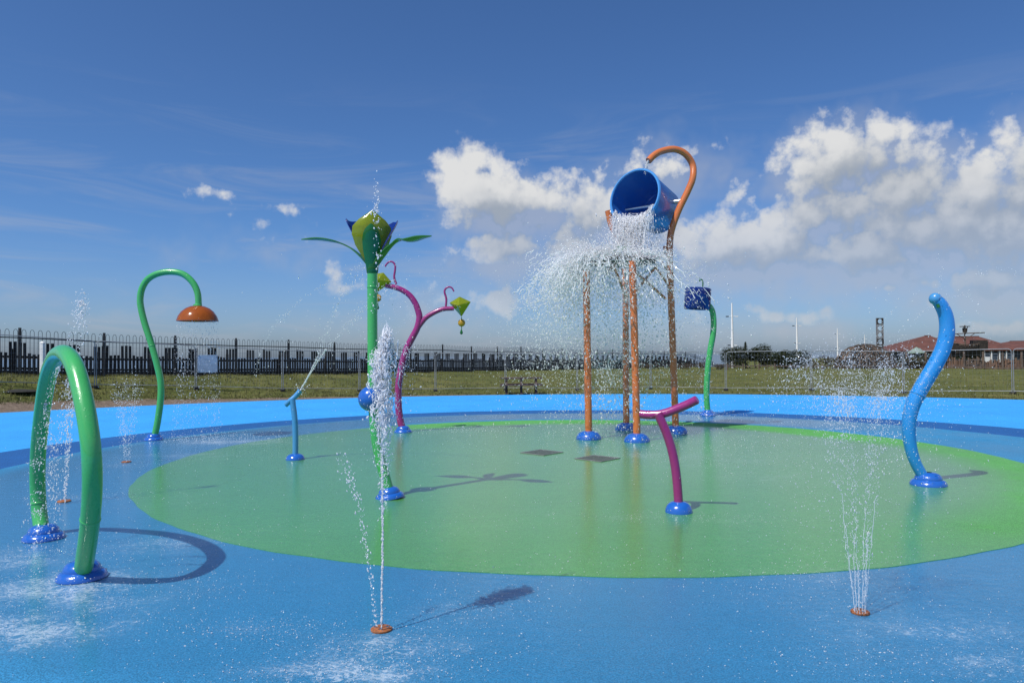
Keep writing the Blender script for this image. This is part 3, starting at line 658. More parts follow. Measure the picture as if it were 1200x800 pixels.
# person behind the fence
def person(x, y, z, H, face):
    root = thing('person', 'person in dark clothes standing behind the black picket fence near the shower pipe', 'person', (x, y, z))
    J = {'pel': (0, 0, .53), 'sp': (0, 0, .64), 'ch': (0, .005, .76), 'nk': (0, .005, .845), 'hd': (0, -.005, .9), 'tp': (0, -.005, .965)}
    for s, n in ((-1, 'l'), (1, 'r')):
        J.update({n+'sh': (s*.105, 0, .81), n+'el': (s*.135, .01, .64), n+'wr': (s*.14, -.03, .5), n+'hn': (s*.14, -.04, .465), n+'hp': (s*.05, 0, .5), n+'kn': (s*.055, -.01, .28), n+'an': (s*.058, .01, .045), n+'ft': (s*.065, -.08, .015)})
    names_ = list(J); ed = [('pel', 'sp'), ('sp', 'ch'), ('ch', 'nk'), ('nk', 'hd'), ('hd', 'tp')]
    for n in 'lr': ed += [('ch', n+'sh'), (n+'sh', n+'el'), (n+'el', n+'wr'), (n+'wr', n+'hn'), ('pel', n+'hp'), (n+'hp', n+'kn'), (n+'kn', n+'an'), (n+'an', n+'ft')]
    radius = {'pel': .085, 'sp': .075, 'ch': .085, 'nk': .032, 'hd': .05, 'tp': .04, 'sh': .04, 'el': .028, 'wr': .02, 'hn': .02, 'hp': .06, 'kn': .04, 'an': .027, 'ft': .02}
    fing = []
    for s, n in ((-1, 'l'), (1, 'r')):
        hx, hy, hz = J[n+'hn']
        for k in range(5):
            fy = -.018+.009*k if k < 4 else -.026; nm = n+'f'+str(k); tip = (hx+s*.002, hy+fy, hz-(.045 if k in (1, 2) else .036 if k < 4 else .012))
            J[nm] = tip; names_.append(nm); ed.append((n+'hn', nm)); radius[nm] = .0055
    me = bpy.data.meshes.new('body'); me.from_pydata([tuple(c*H for c in J[n]) for n in names_], [(names_.index(a), names_.index(b)) for a, b in ed], []); me.update()
    o = bpy.data.objects.new('body', me); COL.objects.link(o); o.parent = root
    md = o.modifiers.new('Skin', 'SKIN'); o.modifiers.new('Sub', 'SUBSURF').levels = 2
    for v, n in zip(me.skin_vertices[0].data, names_):
        kk = n if n in radius else n[1:]; v.radius = (radius[kk]*H, radius[kk]*H*(.7 if kk in ('pel', 'sp', 'ch') else 1)); v.use_root = n == 'pel'
    m, t, out = new_mat('person_skin_and_clothes'); ob = t.n('ShaderNodeTexCoord').outputs['Object']; sx = t.n('ShaderNodeSeparateXYZ'); t.put(sx.inputs[0], ob)
    skin = (.45, .24, .17); c = t.mix(t.m('GREATER_THAN', sx.outputs[2], .835*H), (.02, .021, .028), skin); c = t.mix(t.m('LESS_THAN', sx.outputs[2], .5*H), c, (.03, .035, .06))
    b = principled(t, Base_Color=c, Roughness=.7); t.L.new(b.outputs[0], out.inputs[0]); me.materials.append(m)
    hm = plain('brown_hair', (.05, .03, .02), .6)
    w = Vector((x, y, z)); MB().ball(w+Vector((0, .012*H, .945*H)), .056*H, 16, 10, (1, 1, .85)).build('hair', hm, root)
    for s in (-1, 1): MB().ball(w+Vector((s*.02*H, -.052*H, .917*H)), .006*H, 8, 6).build('eye', M['rubber'], root)
    MB().ball(w+Vector((0, -.058*H, .9*H)), .01*H, 8, 6, (.7, 1, 1.3)).build('nose', m, root)
    MB().box(w+Vector((0, -.052*H, .878*H)), (.026*H, .008*H, .005*H)).build('mouth', plain('lips', (.3, .1, .09), .5), root, False)
k = fence_k(197.5); x, y, z = kmid(k); q = np.array([x, y, z])+fn*1.35
person(q[0], q[1], zt(q[0], q[1]), 1.42, 0)
# picnic table
g = ground(611, 461.5); Yb = g[1]
pc = thing('picnic_table', 'dark brown wooden picnic table with bench seats at the far edge of the pad', 'picnic table', g)
G = np.array([g[0], g[1]+.5, zt(g[0], g[1]+.5)+.02])
mb = MB()
for k in range(5): mb.box(G+np.array([0, -.3+k*.15, .66]), (1.72, .135, .05))
mb.build('tabletop', M['bench_wood'], pc, False, bevel=.006)
for s in (-1, 1):
    mb = MB()
    for k in range(2): mb.box(G+np.array([0, s*.62+(k-.5)*.14, .38]), (1.78, .125, .05))
    mb.build('seat', M['bench_wood'], pc, False, bevel=.006)
for xx in (-.62, 0, .62):
    mb = MB()
    for s in (-1, 1): mb.bar(G+np.array([xx, s*.6, .0]), G+np.array([xx, s*.22, .63]), .09, .07)
    mb.box(G+np.array([xx, 0, .33]), (.06, 1.4, .09)); mb.box(G+np.array([xx, 0, .6]), (.06, .7, .07))
    mb.build('leg_frame', M['bench_wood'], pc, False)

# ------------------------------------------------------------------ far background on the right
def bush(name, label, cat, px, Y, w, d, hgt, mats, n=2600, leaf_=.13, group=None, z=None):
    x = (px-600)/850*Y; z = zt(x, Y) if z is None else z
    root = thing(name, label, cat, (x, Y, z), group); mb = MB()
    blobs = [(random.uniform(-.42, .42)*w, random.uniform(-.4, .4)*d, random.uniform(.25, .62)*hgt, random.uniform(.28, .5)) for _ in range(11)]
    for _ in range(n):
        bx, by, bz, br = random.choice(blobs); v = Vector((random.gauss(0, 1), random.gauss(0, 1), random.gauss(0, 1))).normalized()*random.uniform(.55, 1.08)
        p = Vector((x+bx+v.x*br*w*.42, Y+by+v.y*br*d*.5, z+max(.03, bz+v.z*br*hgt*.8)))
        s = leaf_*random.uniform(.5, 1.3); q = Matrix.Rotation(random.random()*6.28, 3, 'Z') @ Matrix.Rotation(random.uniform(-1.2, 1.2), 3, 'X')
        mb.add([p+q @ Vector(c) for c in ((-s*.5, 0, 0), (0, -s*.22, s*.1), (s*.5, 0, 0), (0, s*.22, s*.1))], [(0, 1, 2, 3)])
    me = mb.build('foliage', mats, root, False)
    mb = MB()
    for bx, by, bz, br in blobs[:7]: mb.tube([(x+bx*.3, Y+by*.3, z-.05), (x+bx*.7, Y+by*.7, z+bz*.6), (x+bx, Y+by, z+bz)], [.05, .035, .015], 6)
    mb.build('stem', M['dark_timber'], root)
    return root
LM = [leaf_mat('shrub_dark', (.018, .028, .01), (.055, .07, .022)), leaf_mat('shrub_olive', (.04, .045, .016), (.11, .1, .04)), leaf_mat('shrub_brown', (.05, .038, .022), (.14, .105, .065))]
bush('shrub', 'rounded dark green shrub left of the white light masts', 'shrub', 886, 78, 6.0, 3.4, 2.75, LM[0], 13000, .2)
bush('shrub', 'olive green shrub beside the second white light mast', 'shrub', 921, 76, 4.6, 3, 2.2, LM[0], 8000, .19)
bush('shrub', 'low straggly shrub left of the brushwood dome', 'shrub', 960, 76, 4.6, 2.6, 1.6, LM[2], 4200, .14)
bush('shrub', 'dense olive shrub right of the brushwood dome', 'shrub', 1052, 78, 3.6, 2.2, 2.0, LM[0], 3600, .15)
bush('shrub', 'dark shrub under the red roof beside the thick blue pipe', 'shrub', 1086, 79, 3.2, 2.2, 2.1, LM[0], 3600, .15)
bush('shrub', 'narrow dark green shrub at the right end of the timber stockade', 'shrub', 1191, 73, 1.0, .9, 1.35, LM[0], 1300)
bush('shrub', 'low brown shrub on the grass behind the orange tower legs', 'shrub', 775, 72, 5.5, 3, .75, LM[2], 2600)
bush('shrub', 'straw coloured low shrub left of the first white light mast', 'shrub', 838, 74, 3.6, 3, .8, LM[2], 2000)
bush('shrub', 'dark shrub under the pirate ship behind the stockade', 'shrub', 1126, 79, 4.4, 2.0, 1.9, LM[0], 3600, .16)
bush('shrub', 'olive shrub at the left end of the stockade by the play hut', 'shrub', 1068, 74, 2.6, 1.6, 1.5, LM[1], 2600, .13)
def conifer(px, Y, hgt):
    x = (px-600)/850*Y; z = zt(x, Y); root = thing('conifer_tree', 'small dark conifer poking above the rounded dark shrub', 'tree', (x, Y, z)); mb = MB()
    for _ in range(900):
        t = random.random(); a = random.random()*6.28; r = (1-t)*.45*random.uniform(.3, 1); p = Vector((x+r*math.cos(a), Y+r*math.sin(a), z+hgt*(.55+.45*t)))
        q = Matrix.Rotation(a, 3, 'Z'); s = .14; mb.add([p+q @ Vector(c) for c in ((0, -s*.2, 0), (s, 0, -s*.3), (0, s*.2, 0), (-s*.3, 0, s*.1))], [(0, 1, 2, 3)])
    mb.build('crown', LM[0], root, False); MB().tube([(x, Y, z), (x, Y, z+hgt*.95)], [.09, .02], 7).build('trunk', M['dark_timber'], root)
conifer(873.5, 79, 2.9)
# light masts
for px, ytop, Y, lab in ((858.2, 355, 147, 'tall white twin armed light mast nearest the drum fountain'), (934, 372, 203, 'white twin armed light mast above the olive shrub'), (981.5, 384.5, 297, 'thin white light mast beside the brushwood dome'), (1013.3, 392, 400, 'farthest and smallest white light mast just over the dome')):
    x = (px-600)/850*Y; z = zt(x, Y); H = at(px, ytop, Y)[2]-z
    root = thing('light_mast', lab, 'light mast', (x, Y, z), 'white light masts'); b = Vector((x, Y, z))
    MB().tube([b, b+Vector((0, 0, H*.6)), b+Vector((0, 0, H))], [.33, .24, .13], 10).build('mast', M['white'], root)
    for f, w in ((.83, 1.05), (.46 if Y < 250 else .4, .75)):
        zz = b+Vector((0, 0, z*0+H*f)); MB().tube([zz+Vector((-w, -.1, 0)), zz+Vector((w, .1, .0))], .05, 6).build('arm', M['white'], root)
        for s in (-1, 1): MB().box(zz+Vector((s*(w-.1), 0, -.05)), (.55, .3, .2)).build('lamp_head', M['rail'] if s < 0 else M['white'], root, False)
# brushwood dome
Yd = 77.; xd = (1013.5-600)/850*Yd; zd = zt(xd, Yd)
dmr = thing('brushwood_dome', 'weathered brown dome built of branches and logs', 'play dome', (xd, Yd, zd)); mb = MB()
for _ in range(420):
    a = random.random()*2*PI; e0 = random.uniform(.02, 1.35); e1 = min(1.5, e0+random.uniform(.1, .5)); a1 = a+random.gauss(0, .28); rr = random.uniform(.93, 1.03)
    f = lambda a, e: (xd+3.15*rr*math.cos(a)*math.cos(e), Yd+2.6*rr*math.sin(a)*math.cos(e), zd+2.55*rr*math.sin(e))
    mb.tube([f(a, e0), f((a+a1)/2, (e0+e1)/2), f(a1, e1)], random.uniform(.03, .09), 5)
mb.build('branch_shell', M['timber'], dmr); mb = MB()
for _ in range(24):
    a = random.uniform(-2.6, 2.6)-PI/2; f = lambda e: (xd+3.22*math.cos(a)*math.cos(e), Yd+2.68*math.sin(a)*math.cos(e), zd+2.63*math.sin(e)); mb.tube([f(e) for e in (0, .35, .7, 1.05, 1.4, 1.57)], .075, 6)
mb.build('rib', M['dark_timber'], dmr)
P = [[(xd+2.85*math.cos(a)*math.cos(e), Yd+2.3*math.sin(a)*math.cos(e), zd+2.3*math.sin(e)) for a in np.linspace(0, 2*PI, 25)] for e in np.linspace(0, 1.5, 7)]
MB().grid(P).build('inner_lining', M['dark_timber'], dmr)
# tower with round cut-outs
Yt = 118.; tx = (1031-600)/850*Yt; tz = zt(tx, Yt); topz = at(1031, 372.5, Yt)[2]
tr_ = thing('sign_tower', 'tall narrow grey tower with a round opening at its top behind the dome', 'tower', (tx, Yt, tz)); w = 1.06
mb = MB()
for s in (-1, 1):
    for s2 in (-1, 1): mb.box((tx+s*(w/2-.06), Yt+s2*.1, (topz+tz)/2), (.1, .1, topz-tz))
for k in range(9):
    for s2 in (-1, 1): mb.bar((tx-w/2+.06, Yt+s2*.1, tz+.6+k*.62), (tx+w/2-.06, Yt+s2*.1, tz+.95+k*.62), .05)
mb.build('lattice', M['grey_metal'], tr_, False)
for i, mt in enumerate(('dark_timber', 'grey_metal', 'grey_metal', 'dark_timber')):
    zc = topz-.55-i*1.12; vs = []; n = 28
    mb = MB(); sq = [(max(-1, min(1, 1.42*math.cos(2*PI*j/n)))*w/2, max(-1, min(1, 1.42*math.sin(2*PI*j/n)))*w/2) for j in range(n)]; ci = [(.4*math.cos(2*PI*j/n), .4*math.sin(2*PI*j/n)) for j in range(n)]
    for yy in (-.09, .09):
        vs += [(tx+a, Yt-.2+yy, zc+b) for a, b in sq]+[(tx+a, Yt-.2+yy, zc+b) for a, b in ci]
    fs = []
    for j in range(n):
        k = (j+1) % n; fs += [(j, k, n+k, n+j), (2*n+j, 3*n+j, 3*n+k, 2*n+k), (n+j, n+k, 3*n+k, 3*n+j), (j, 2*n+j, 2*n+k, k)]
    mb.add(vs, fs).build('ring_panel', M[mt], tr_, False)
# building with red hipped roofs
Yg = 130.; gz = -1.6
def wx(px, Y=Yg): return (px-600)/850*Y
def wz(px, py, Y=Yg): return float(at(px, py, Y)[2])
bd = thing('pavilion', 'long low pavilion with red hipped tile roofs behind the timber stockade', 'building', (wx(1125), Yg, gz))
def hip(x0, x1, rx0, rx1, ez, rz_, y0, y1, ov=.5):
    ym = (y0+y1)/2; V = [(x0-ov, y0-ov, ez), (x1+ov, y0-ov, ez), (x1+ov, y1+ov, ez), (x0-ov, y1+ov, ez), (rx0, ym, rz_), (rx1, ym, rz_)]
    V += [(x, y, z-.22) for x, y, z in V[:4]]
    return MB().add(V, [(0, 1, 5, 4), (1, 2, 5), (2, 3, 4, 5), (3, 0, 4), (0, 6, 7, 1), (1, 7, 8, 2), (2, 8, 9, 3), (3, 9, 6, 0), (6, 9, 8, 7)])
ez, rz_ = wz(1120, 411), wz(1120, 396)+.35
for (xa, xb, ra, rb, dy, zz, rr) in ((1042, 1120, 1093, 1100, -2, ez, rz_+.15), (1100, 1192, 1118, 1166, 0, ez+.1, rz_), (1180, 1330, 1215, 1290, 2.5, ez+.15, rz_-.9)):
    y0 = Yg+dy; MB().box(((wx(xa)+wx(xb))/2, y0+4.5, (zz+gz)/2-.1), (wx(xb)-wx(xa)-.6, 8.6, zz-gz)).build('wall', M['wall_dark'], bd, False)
    r = hip(wx(xa), wx(xb), wx(ra), wx(rb), zz+.1, rr, y0, y0+9).build('roof', M['roof'], bd, False)
    MB().bar((wx(ra), y0+4.5, rr+.02), (wx(rb), y0+4.5, rr+.02), .22, .16).build('ridge', M['roof'], r, False)
for px in (1152, 1160.5, 1170, 1178, 1186):
    x = wx(px); MB().box((x, Yg-.25, (ez+gz)/2), (.16, .16, ez-gz)).build('pillar', M['white'], bd, False)
for px in (1157, 1165.5, 1174, 1182, 1060, 1068, 1080):
    x = wx(px); f = MB().box((x, Yg+(-.01 if px > 1100 else -2.01), ez-1.15), (.95, .06, 1.3)).build('window', M['white'], bd, False); MB().box((x, Yg+(-.06 if px > 1100 else -2.06), ez-1.15), (.8, .04, 1.1)).build('pane', M['glass'], f, False)
MB().box((wx(1153.5), Yg-.3, ez-1.6), (1.5, .2, 1.0)).build('parapet', M['white'], bd, False)
# pirate ship
Yp = 82.; xp = (1131-600)/850*Yp; zp = zt(xp, Yp)
shp = thing('pirate_ship', 'dark wooden pirate play ship with mast and crow\'s nest before the red roof', 'play ship', (xp, Yp, zp))
def pz(py): return float(at(1131, py, Yp)[2])
P = []
for i in range(15):
    t = i/14*2-1; x = xp+t*2.05; wv = 1.0*max(.06, (1-abs(t)**2.6)); shr = .32*t*t; row = []
    for j in range(9):
        a = -PI/2+PI*j/8; row.append((x, Yp+wv*math.sin(a), pz(419)-.1+(pz(405.5)+shr-pz(419)+.1)*(1-math.cos(a)**1.4)))
    P.append(row)
MB().grid(P, .06).build('hull', M['dark_timber'], shp, False)
mb = MB()
for t in np.linspace(-1, 1, 15):
    for s in (-1, 1): mb.bar((xp+t*1.9, Yp+s*.95*max(.1, 1-abs(t)**2.6), pz(407)+.3*t*t), (xp+t*1.9, Yp+s*.95*max(.1, 1-abs(t)**2.6), pz(404)+.36*t*t), .07)
for s in (-1, 1): mb.tube([(xp+t*1.95, Yp+s*.95*max(.1, 1-abs(t)**2.6), pz(404)+.38*t*t) for t in np.linspace(-1, 1, 15)], .05, 6)
mb.build('bulwark', M['timber'], shp, False)
MB().box((xp+1.55, Yp, pz(407)+.25), (1.1, 1.5, 1.1)).build('stern_cabin', M['dark_timber'], shp, False); MB().box((xp-1.5, Yp, pz(407)+.1), (1.0, 1.2, .7)).build('bow_deck', M['dark_timber'], shp, False)
MB().tube([(xp, Yp, pz(416)), (xp, Yp, pz(381))], [.1, .07], 10).build('mast', M['timber'], shp)
MB().tube([(xp-1.2, Yp-.12, pz(391)), (xp+2.15, Yp-.12, pz(389.8))], .055, 8).build('yard', M['timber'], shp)
for a, b in (((0, 397.5), (-1.0, 391)), ((0, 397.5), (1.05, 390.5))): MB().tube([(xp+a[0], Yp-.1, pz(a[1])), (xp+b[0], Yp-.1, pz(b[1]))], .04, 6).build('brace', M['timber'], shp)
nestz = pz(389.5)
mb = MB().lathe([(.02, 0), (.22, 0), (.26, .5), (.23, .5), (.2, .06), (.02, .06)], 10, None, (xp, Yp, nestz)); mb.build('crow_nest', M['dark_timber'], shp, False)
MB().box((xp, Yp, nestz+.68), (.85, .6, .08)).build('nest_roof', M['dark_timber'], shp, False)
mb = MB()
for s in (-1, 1): mb.tube([(xp+s*.2, Yp-.1, nestz+.45), (xp+s*.26, Yp-.1, nestz+.66)], .035, 6)
mb.build('nest_post', M['dark_timber'], shp)
# stockade, hut, low rail fence
stk = thing('timber_stockade', 'weathered reddish timber stockade wall below the pirate ship', 'stockade', ((1130-600)/850*75, 75, 0))
for seg in range(7):
    mb = MB(); xa, xb = 1062+seg*22.5, 1062+(seg+1)*22.5; n = 11
    for k in range(n):
        px = xa+(xb-xa)*(k+.5)/n; Y = 75-.02*(px-1062)+random.gauss(0, .03); x = (px-600)/850*Y; z = zt(x, Y); hh = random.uniform(.8, 1.25)*(1 if seg not in (1, 4) else .85)
        mb.tube([(x, Y, z-.1), (x+random.gauss(0, .03), Y, z+hh)], [.1, .08], 7)
        if random.random() < .3: mb.bar((x-.2, Y-.08, z+random.uniform(.2, 1.0)), (x+random.uniform(.3, .8), Y-.1, z+random.uniform(.2, 1.1)), .07)
    mb.build('log_panel', M['red_timber'] if seg % 3 else M['timber'], stk)
    px = xa; Y = 74.8-.02*(px-1062); x = (px-600)/850*Y; MB().tube([(x, Y, zt(x, Y)), (x, Y, zt(x, Y)+1.75)], .11, 8).build('post', M['timber'], stk)
    Yb_ = 74.75-.02*(xb-1062); xB = (xb-600)/850*Yb_; MB().bar((x, Y-.1, zt(x, Y)+.16), (xB, Yb_-.1, zt(xB, Yb_)+.16), .12, .2).build('base_rail', M['timber'], stk, False)
Yh = 80.; xh = (1074-600)/850*Yh; zh = zt(xh, Yh)
hut = thing('play_hut', 'small round hut with a pale green pointed canopy', 'play hut', (xh, Yh, zh)); apexz = float(at(1074, 406.5, Yh)[2]); eav = float(at(1074, 413.5, Yh)[2])
MB().lathe([(.02, apexz), (.5, (apexz*.55+eav*.45)), (1.0, eav), (.95, eav-.05), (.02, apexz-.12)], 12, None, (xh, Yh, 0)).build('canopy', M['canopy'], hut, False)
for k in range(5): a = k*1.257; MB().tube([(xh+.8*math.cos(a), Yh+.8*math.sin(a), zh), (xh+.8*math.cos(a), Yh+.8*math.sin(a), eav+.05)], .06, 7).build('post', M['timber'], hut)
lrf = thing('rail_fence', 'low weathered post and rail fence in front of the dark shrubs', 'rail fence', ((930-600)/850*71, 71, 0)); prev = None
for px in np.linspace(852, 1056, 12):
    Y = 71.; x = (px-600)/850*Y; z = zt(x, Y); MB().tube([(x, Y, z-.1), (x, Y, z+.62)], .06, 7).build('post', M['timber'], lrf)
    if prev is not None: MB().bar((prev[0], Y, prev[1]+.35), (x, Y, z+.35), .08, .1).build('rail', M['timber'], lrf, False)
    prev = (x, z)

# ------------------------------------------------------------------ water in the air
OCT_V = np.array([(1, 0, 0), (-1, 0, 0), (0, 1, 0), (0, -1, 0), (0, 0, 1.), (0, 0, -1.)]); OCT_F = np.array([(0, 2, 4), (2, 1, 4), (1, 3, 4), (3, 0, 4), (2, 0, 5), (1, 2, 5), (3, 1, 5), (0, 3, 5)])
def drops(name, C, S, D=None, E=1.0, mat='water', jitter=.25):
    C = np.asarray(C, float); N = len(C); S = np.broadcast_to(np.asarray(S, float), (N,)); E = np.broadcast_to(np.asarray(E, float), (N,))
    if D is None: D = rng.normal(size=(N, 3))
    D = np.asarray(D, float); D = D/np.maximum(np.linalg.norm(D, axis=1, keepdims=True), 1e-9)
    h = np.where(np.abs(D[:, 2:3]) < .9, np.array([[0, 0, 1.]]), np.array([[1., 0, 0]])); U = np.cross(D, h); U /= np.linalg.norm(U, axis=1, keepdims=True); W = np.cross(D, U)
    a = rng.random((N, 1))*6.28; U, W = U*np.cos(a)+W*np.sin(a), W*np.cos(a)-U*np.sin(a)
    v = OCT_V[None]*(1+rng.uniform(-jitter, jitter, (N, 6, 1)))
    V = C[:, None]+S[:, None, None]*(v[:, :, 0:1]*U[:, None]+v[:, :, 1:2]*W[:, None]+v[:, :, 2:3]*E[:, None, None]*D[:, None])
    keep = V[:, :, 2].min(1) > -.05; V = V[keep]; N = len(V)
    Fi = (OCT_F[None]+6*np.arange(N)[:, None, None]).reshape(-1)
    me = bpy.data.meshes.new(name); me.vertices.add(N*6); me.vertices.foreach_set('co', V.reshape(-1).astype(np.float32))
    me.loops.add(N*24); me.loops.foreach_set('vertex_index', Fi.astype(np.int32)); me.polygons.add(N*8); me.polygons.foreach_set('loop_start', (np.arange(N*8)*3).astype(np.int32))
    me.update(calc_edges=True); me.validate(); me.polygons.foreach_set('use_smooth', [True]*len(me.polygons)); me.materials.append(M[mat])
    o = bpy.data.objects.new(name, me); COL.objects.link(o); return o
G9 = np.array([0, 0, -9.8])
def ln(n, lo, hi, p=2.2): return lo+(hi-lo)*rng.random(n)**p
class Spray:                           # collects drops of one body of water
    def __init__(s): s.C = []; s.S = []; s.D = []; s.E = []
    def add(s, C, S, D=None, E=1.0):
        C = np.atleast_2d(C); n = len(C); s.C.append(C); s.S.append(np.broadcast_to(S, (n,))); s.D.append(rng.normal(size=(n, 3)) if D is None else np.broadcast_to(D, (n, 3))); s.E.append(np.broadcast_to(E, (n,))); return s
    def build(s, name, mat='water'): return drops(name, np.concatenate(s.C), np.concatenate(s.S), np.concatenate(s.D), np.concatenate(s.E), mat)
def ballistic(p0, v, t): t = np.asarray(t)[:, None]; return np.asarray(p0)+np.asarray(v)*t+.5*G9*t*t, np.asarray(v)+G9*t
def wtag(o, label, cat='water jet', group=None, kind='stuff'): return tag(o, label, cat, group, kind)

# a: tall middle jet with a frothing crown
n1 = ground(447, 737, .03); sp_ = Spray(); Ya = n1[1]
tt = np.sort(rng.random(520)); path = np.stack([np.interp(tt, [0, .5, 1], [447, 448.5, 447.5]), np.interp(tt, [0, 1], [735, 535])], 1)
C = np.array([at(x+random.gauss(0, .55), y, Ya) for x, y in path]); sp_.add(C, ln(len(C), .002, .0062, 1.6), (0, 0, 1), ln(len(C), 1.2, 4.5))
def froth(sp_, cl, n, Y, s0, s1, depth=.06, el=1.8, clump=0):
    ys = np.array([c[1] for c in cl]); t = rng.random(n)**.72*(len(cl)-1.001); i = np.floor(t).astype(int); f = t-i
    cx = np.array([c[0] for c in cl]); w = np.array([c[2] for c in cl])
    X = cx[i]*(1-f)+cx[i+1]*f+rng.normal(0, 1, n)*(w[i]*(1-f)+w[i+1]*f)*.5; Yp_ = ys[i]*(1-f)+ys[i+1]*f
    C = np.array([at(x, y, Y+rng.normal(0, depth)) for x, y in zip(X, Yp_)])
    if clump: K = C[rng.integers(0, clump, n)]; f_ = rng.random((n, 1))**2.2; C = K*(1-f_)+C*f_+rng.normal(0, .008, (n, 3))*[1, 1, 1.9]
    sp_.add(C, ln(n, s0, s1, 3), rng.normal(0, .7, (n, 3))+[.15, 0, 1], ln(n, 1, el*1.6, 1.5))
crown = [(449, 545, 4), (451, 515, 14), (449, 490, 21), (448, 462, 18), (446, 435, 14), (446, 415, 10), (451, 400, 6), (455, 388, 2.5)]
froth(sp_, [(448, 610, 3), (449, 570, 6), (450, 540, 10), (449, 515, 14)], 420, Ya, .0012, .0055, .05)
froth(sp_, crown, 3700, Ya, .001, .005, .055, 3.2, 95); froth(sp_, crown[1:6], 500, Ya, .003, .0085, .045, 3, 60)
froth(sp_, [(462, 500, 24), (470, 440, 22), (473, 400, 18)], 420, Ya, .0012, .004, .1); froth(sp_, [(455, 560, 30), (448, 500, 50), (450, 380, 40), (470, 340, 60)], 200, Ya, .001, .0032, .2)
mb = MB()
for k in range(150):
    t0 = random.random()**.8; x0 = np.interp(t0, [0, .5, 1], [449, 449, 454])+random.gauss(0, np.interp(t0, [0, .35, .8, 1], [5, 8, 6, 1.5])); y0 = np.interp(t0, [0, 1], [520, 400]); L = random.uniform(8, 26)
    pts = [at(x0+random.gauss(0, 1.2)+q*random.uniform(-.1, .3), y0-q*L/5, Ya+random.gauss(0, .035)) for q in range(6)]; r0 = random.uniform(.0012, .0045)
    mb.tube([p for p in spline(pts, 2)], [r0*random.uniform(.5, 1.3) for _ in range(11)], 5)
mb.tube([at(np.interp(q, [0, .5, 1], [447, 448.5, 447.5])+random.gauss(0, .25), np.interp(q, [0, 1], [736, 500]), Ya) for q in np.linspace(0, 1, 50)], [random.uniform(.0012, .0034) for _ in range(50)], 6)
core = mb.build('water_core', M['froth']); JET_A = core
for px, py, w, n in ((441, 238, 2.2, 60), (441, 222, 1.5, 14), (441, 265, 3.0, 26), (443, 300, 4, 22), (444, 340, 5, 24)):
    C = np.array([at(px+random.gauss(0, w), py+random.gauss(0, 9), Ya) for _ in range(n)]); sp_.add(C, ln(n, .0022, .0062, 1.5), (0, 0, 1), 1.4)
tt = np.sort(rng.random(260)); C = np.array([at(np.interp(t, [0, .25, .6, 1], [441, 434, 420, 398])+random.gauss(0, 1.0+4*t), np.interp(t, [0, .25, .6, 1], [733, 670, 590, 530]), Ya) for t in tt]); sp_.add(C, ln(260, .0018, .006, 2), (-.25, 0, 1), 1.7)
core.parent = (JA := sp_.build('water_jet', 'froth')); wtag(JA, 'tall white jet with a frothing crown rising in front of the flower stem', kind=None, group='jets rising from the pad')
# b: fan of jets right front
n2 = ground(1008, 717, .03); sp_ = Spray()
mbB = MB()
for k in range(11):
    az = k/11*2*PI+.2; lean = .26+.17*(k % 3)+random.uniform(-.06, .06); v = np.array([math.cos(az)*lean, math.sin(az)*lean*.8, 5.3+random.uniform(-.35, .3)])
    tq = np.linspace(0, random.uniform(.05, .15), 22); q_, _ = ballistic(n2+np.array([math.cos(az)*.03, math.sin(az)*.03, 0]), v, tq); mbB.tube([p+rng.normal(0, .0012+.004*i/22, 3) for i, p in enumerate(q_)], [random.uniform(.0006, .002) for _ in q_], 5)
    t = rng.random(420)**.8*.78; C, D = ballistic(n2+np.array([math.cos(az)*.03, math.sin(az)*.03, 0]), v, t); sp = .006+.05*t[:, None]; C = C+rng.normal(0, 1, C.shape)*sp
    sp_.add(C, ln(len(C), .0011, .0037, 2.0), D, ln(len(C), 1.2, 3.6))
coreB = mbB.build('water_core', M['froth']); coreB.parent = (JB := sp_.build('water_jet')); wtag(JB, 'fan of thin jets spreading up from the right front nozzle', kind=None, group='jets rising from the pad')
sp_ = Spray(); n = 5200; X = rng.normal(1000, 48, n); Yp_ = 455-np.abs(rng.normal(0, 1, n))*0+rng.normal(0, 24, n); C = np.array([at(x, y, 4.6+rng.normal(0, .35)) for x, y in zip(X, Yp_)]); sp_.add(C, ln(n, .0009, .0034, 2.8), None, ln(n, 1, 2.2))
n = 2200; C = np.array([at(rng.normal(1000, 52), rng.uniform(390, 660), 4.6+rng.normal(0, .5)) for _ in range(n)]); sp_.add(C, ln(n, .001, .0036, 2.6), None, ln(n, 1, 2.4))
wtag(sp_.build('water_spray'), 'cloud of fine drops above the right front jets', 'water spray')
# c: tall left jet
n3 = ground(75, 587, .03); sp_ = Spray(); Yc = n3[1]
tt = rng.random(620); X = np.interp(tt, [0, .4, .7, 1], [76, 81, 88, 96.5]); Yp_ = np.interp(tt, [0, .4, .7, 1], [585, 500, 420, 346]); w = np.interp(tt, [0, .5, .85, 1], [.8, 3, 6.5, 3.5])
C = np.array([at(x+random.gauss(0, ww), y+random.gauss(0, 5), Yc+random.gauss(0, .04)) for x, y, ww in zip(X, Yp_, w)]); sp_.add(C, ln(620, .003, .0115, 2.2), (.1, 0, 1), ln(620, 1, 2.2))
C = np.array([at(96+random.gauss(0, 4), 362+random.gauss(0, 10), Yc) for _ in range(170)]); sp_.add(C, ln(170, .004, .012, 2), None, 1.6)
wtag(sp_.build('water_jet'), 'tall slim jet rising behind the green hoop', kind=None, group='jets rising from the pad')
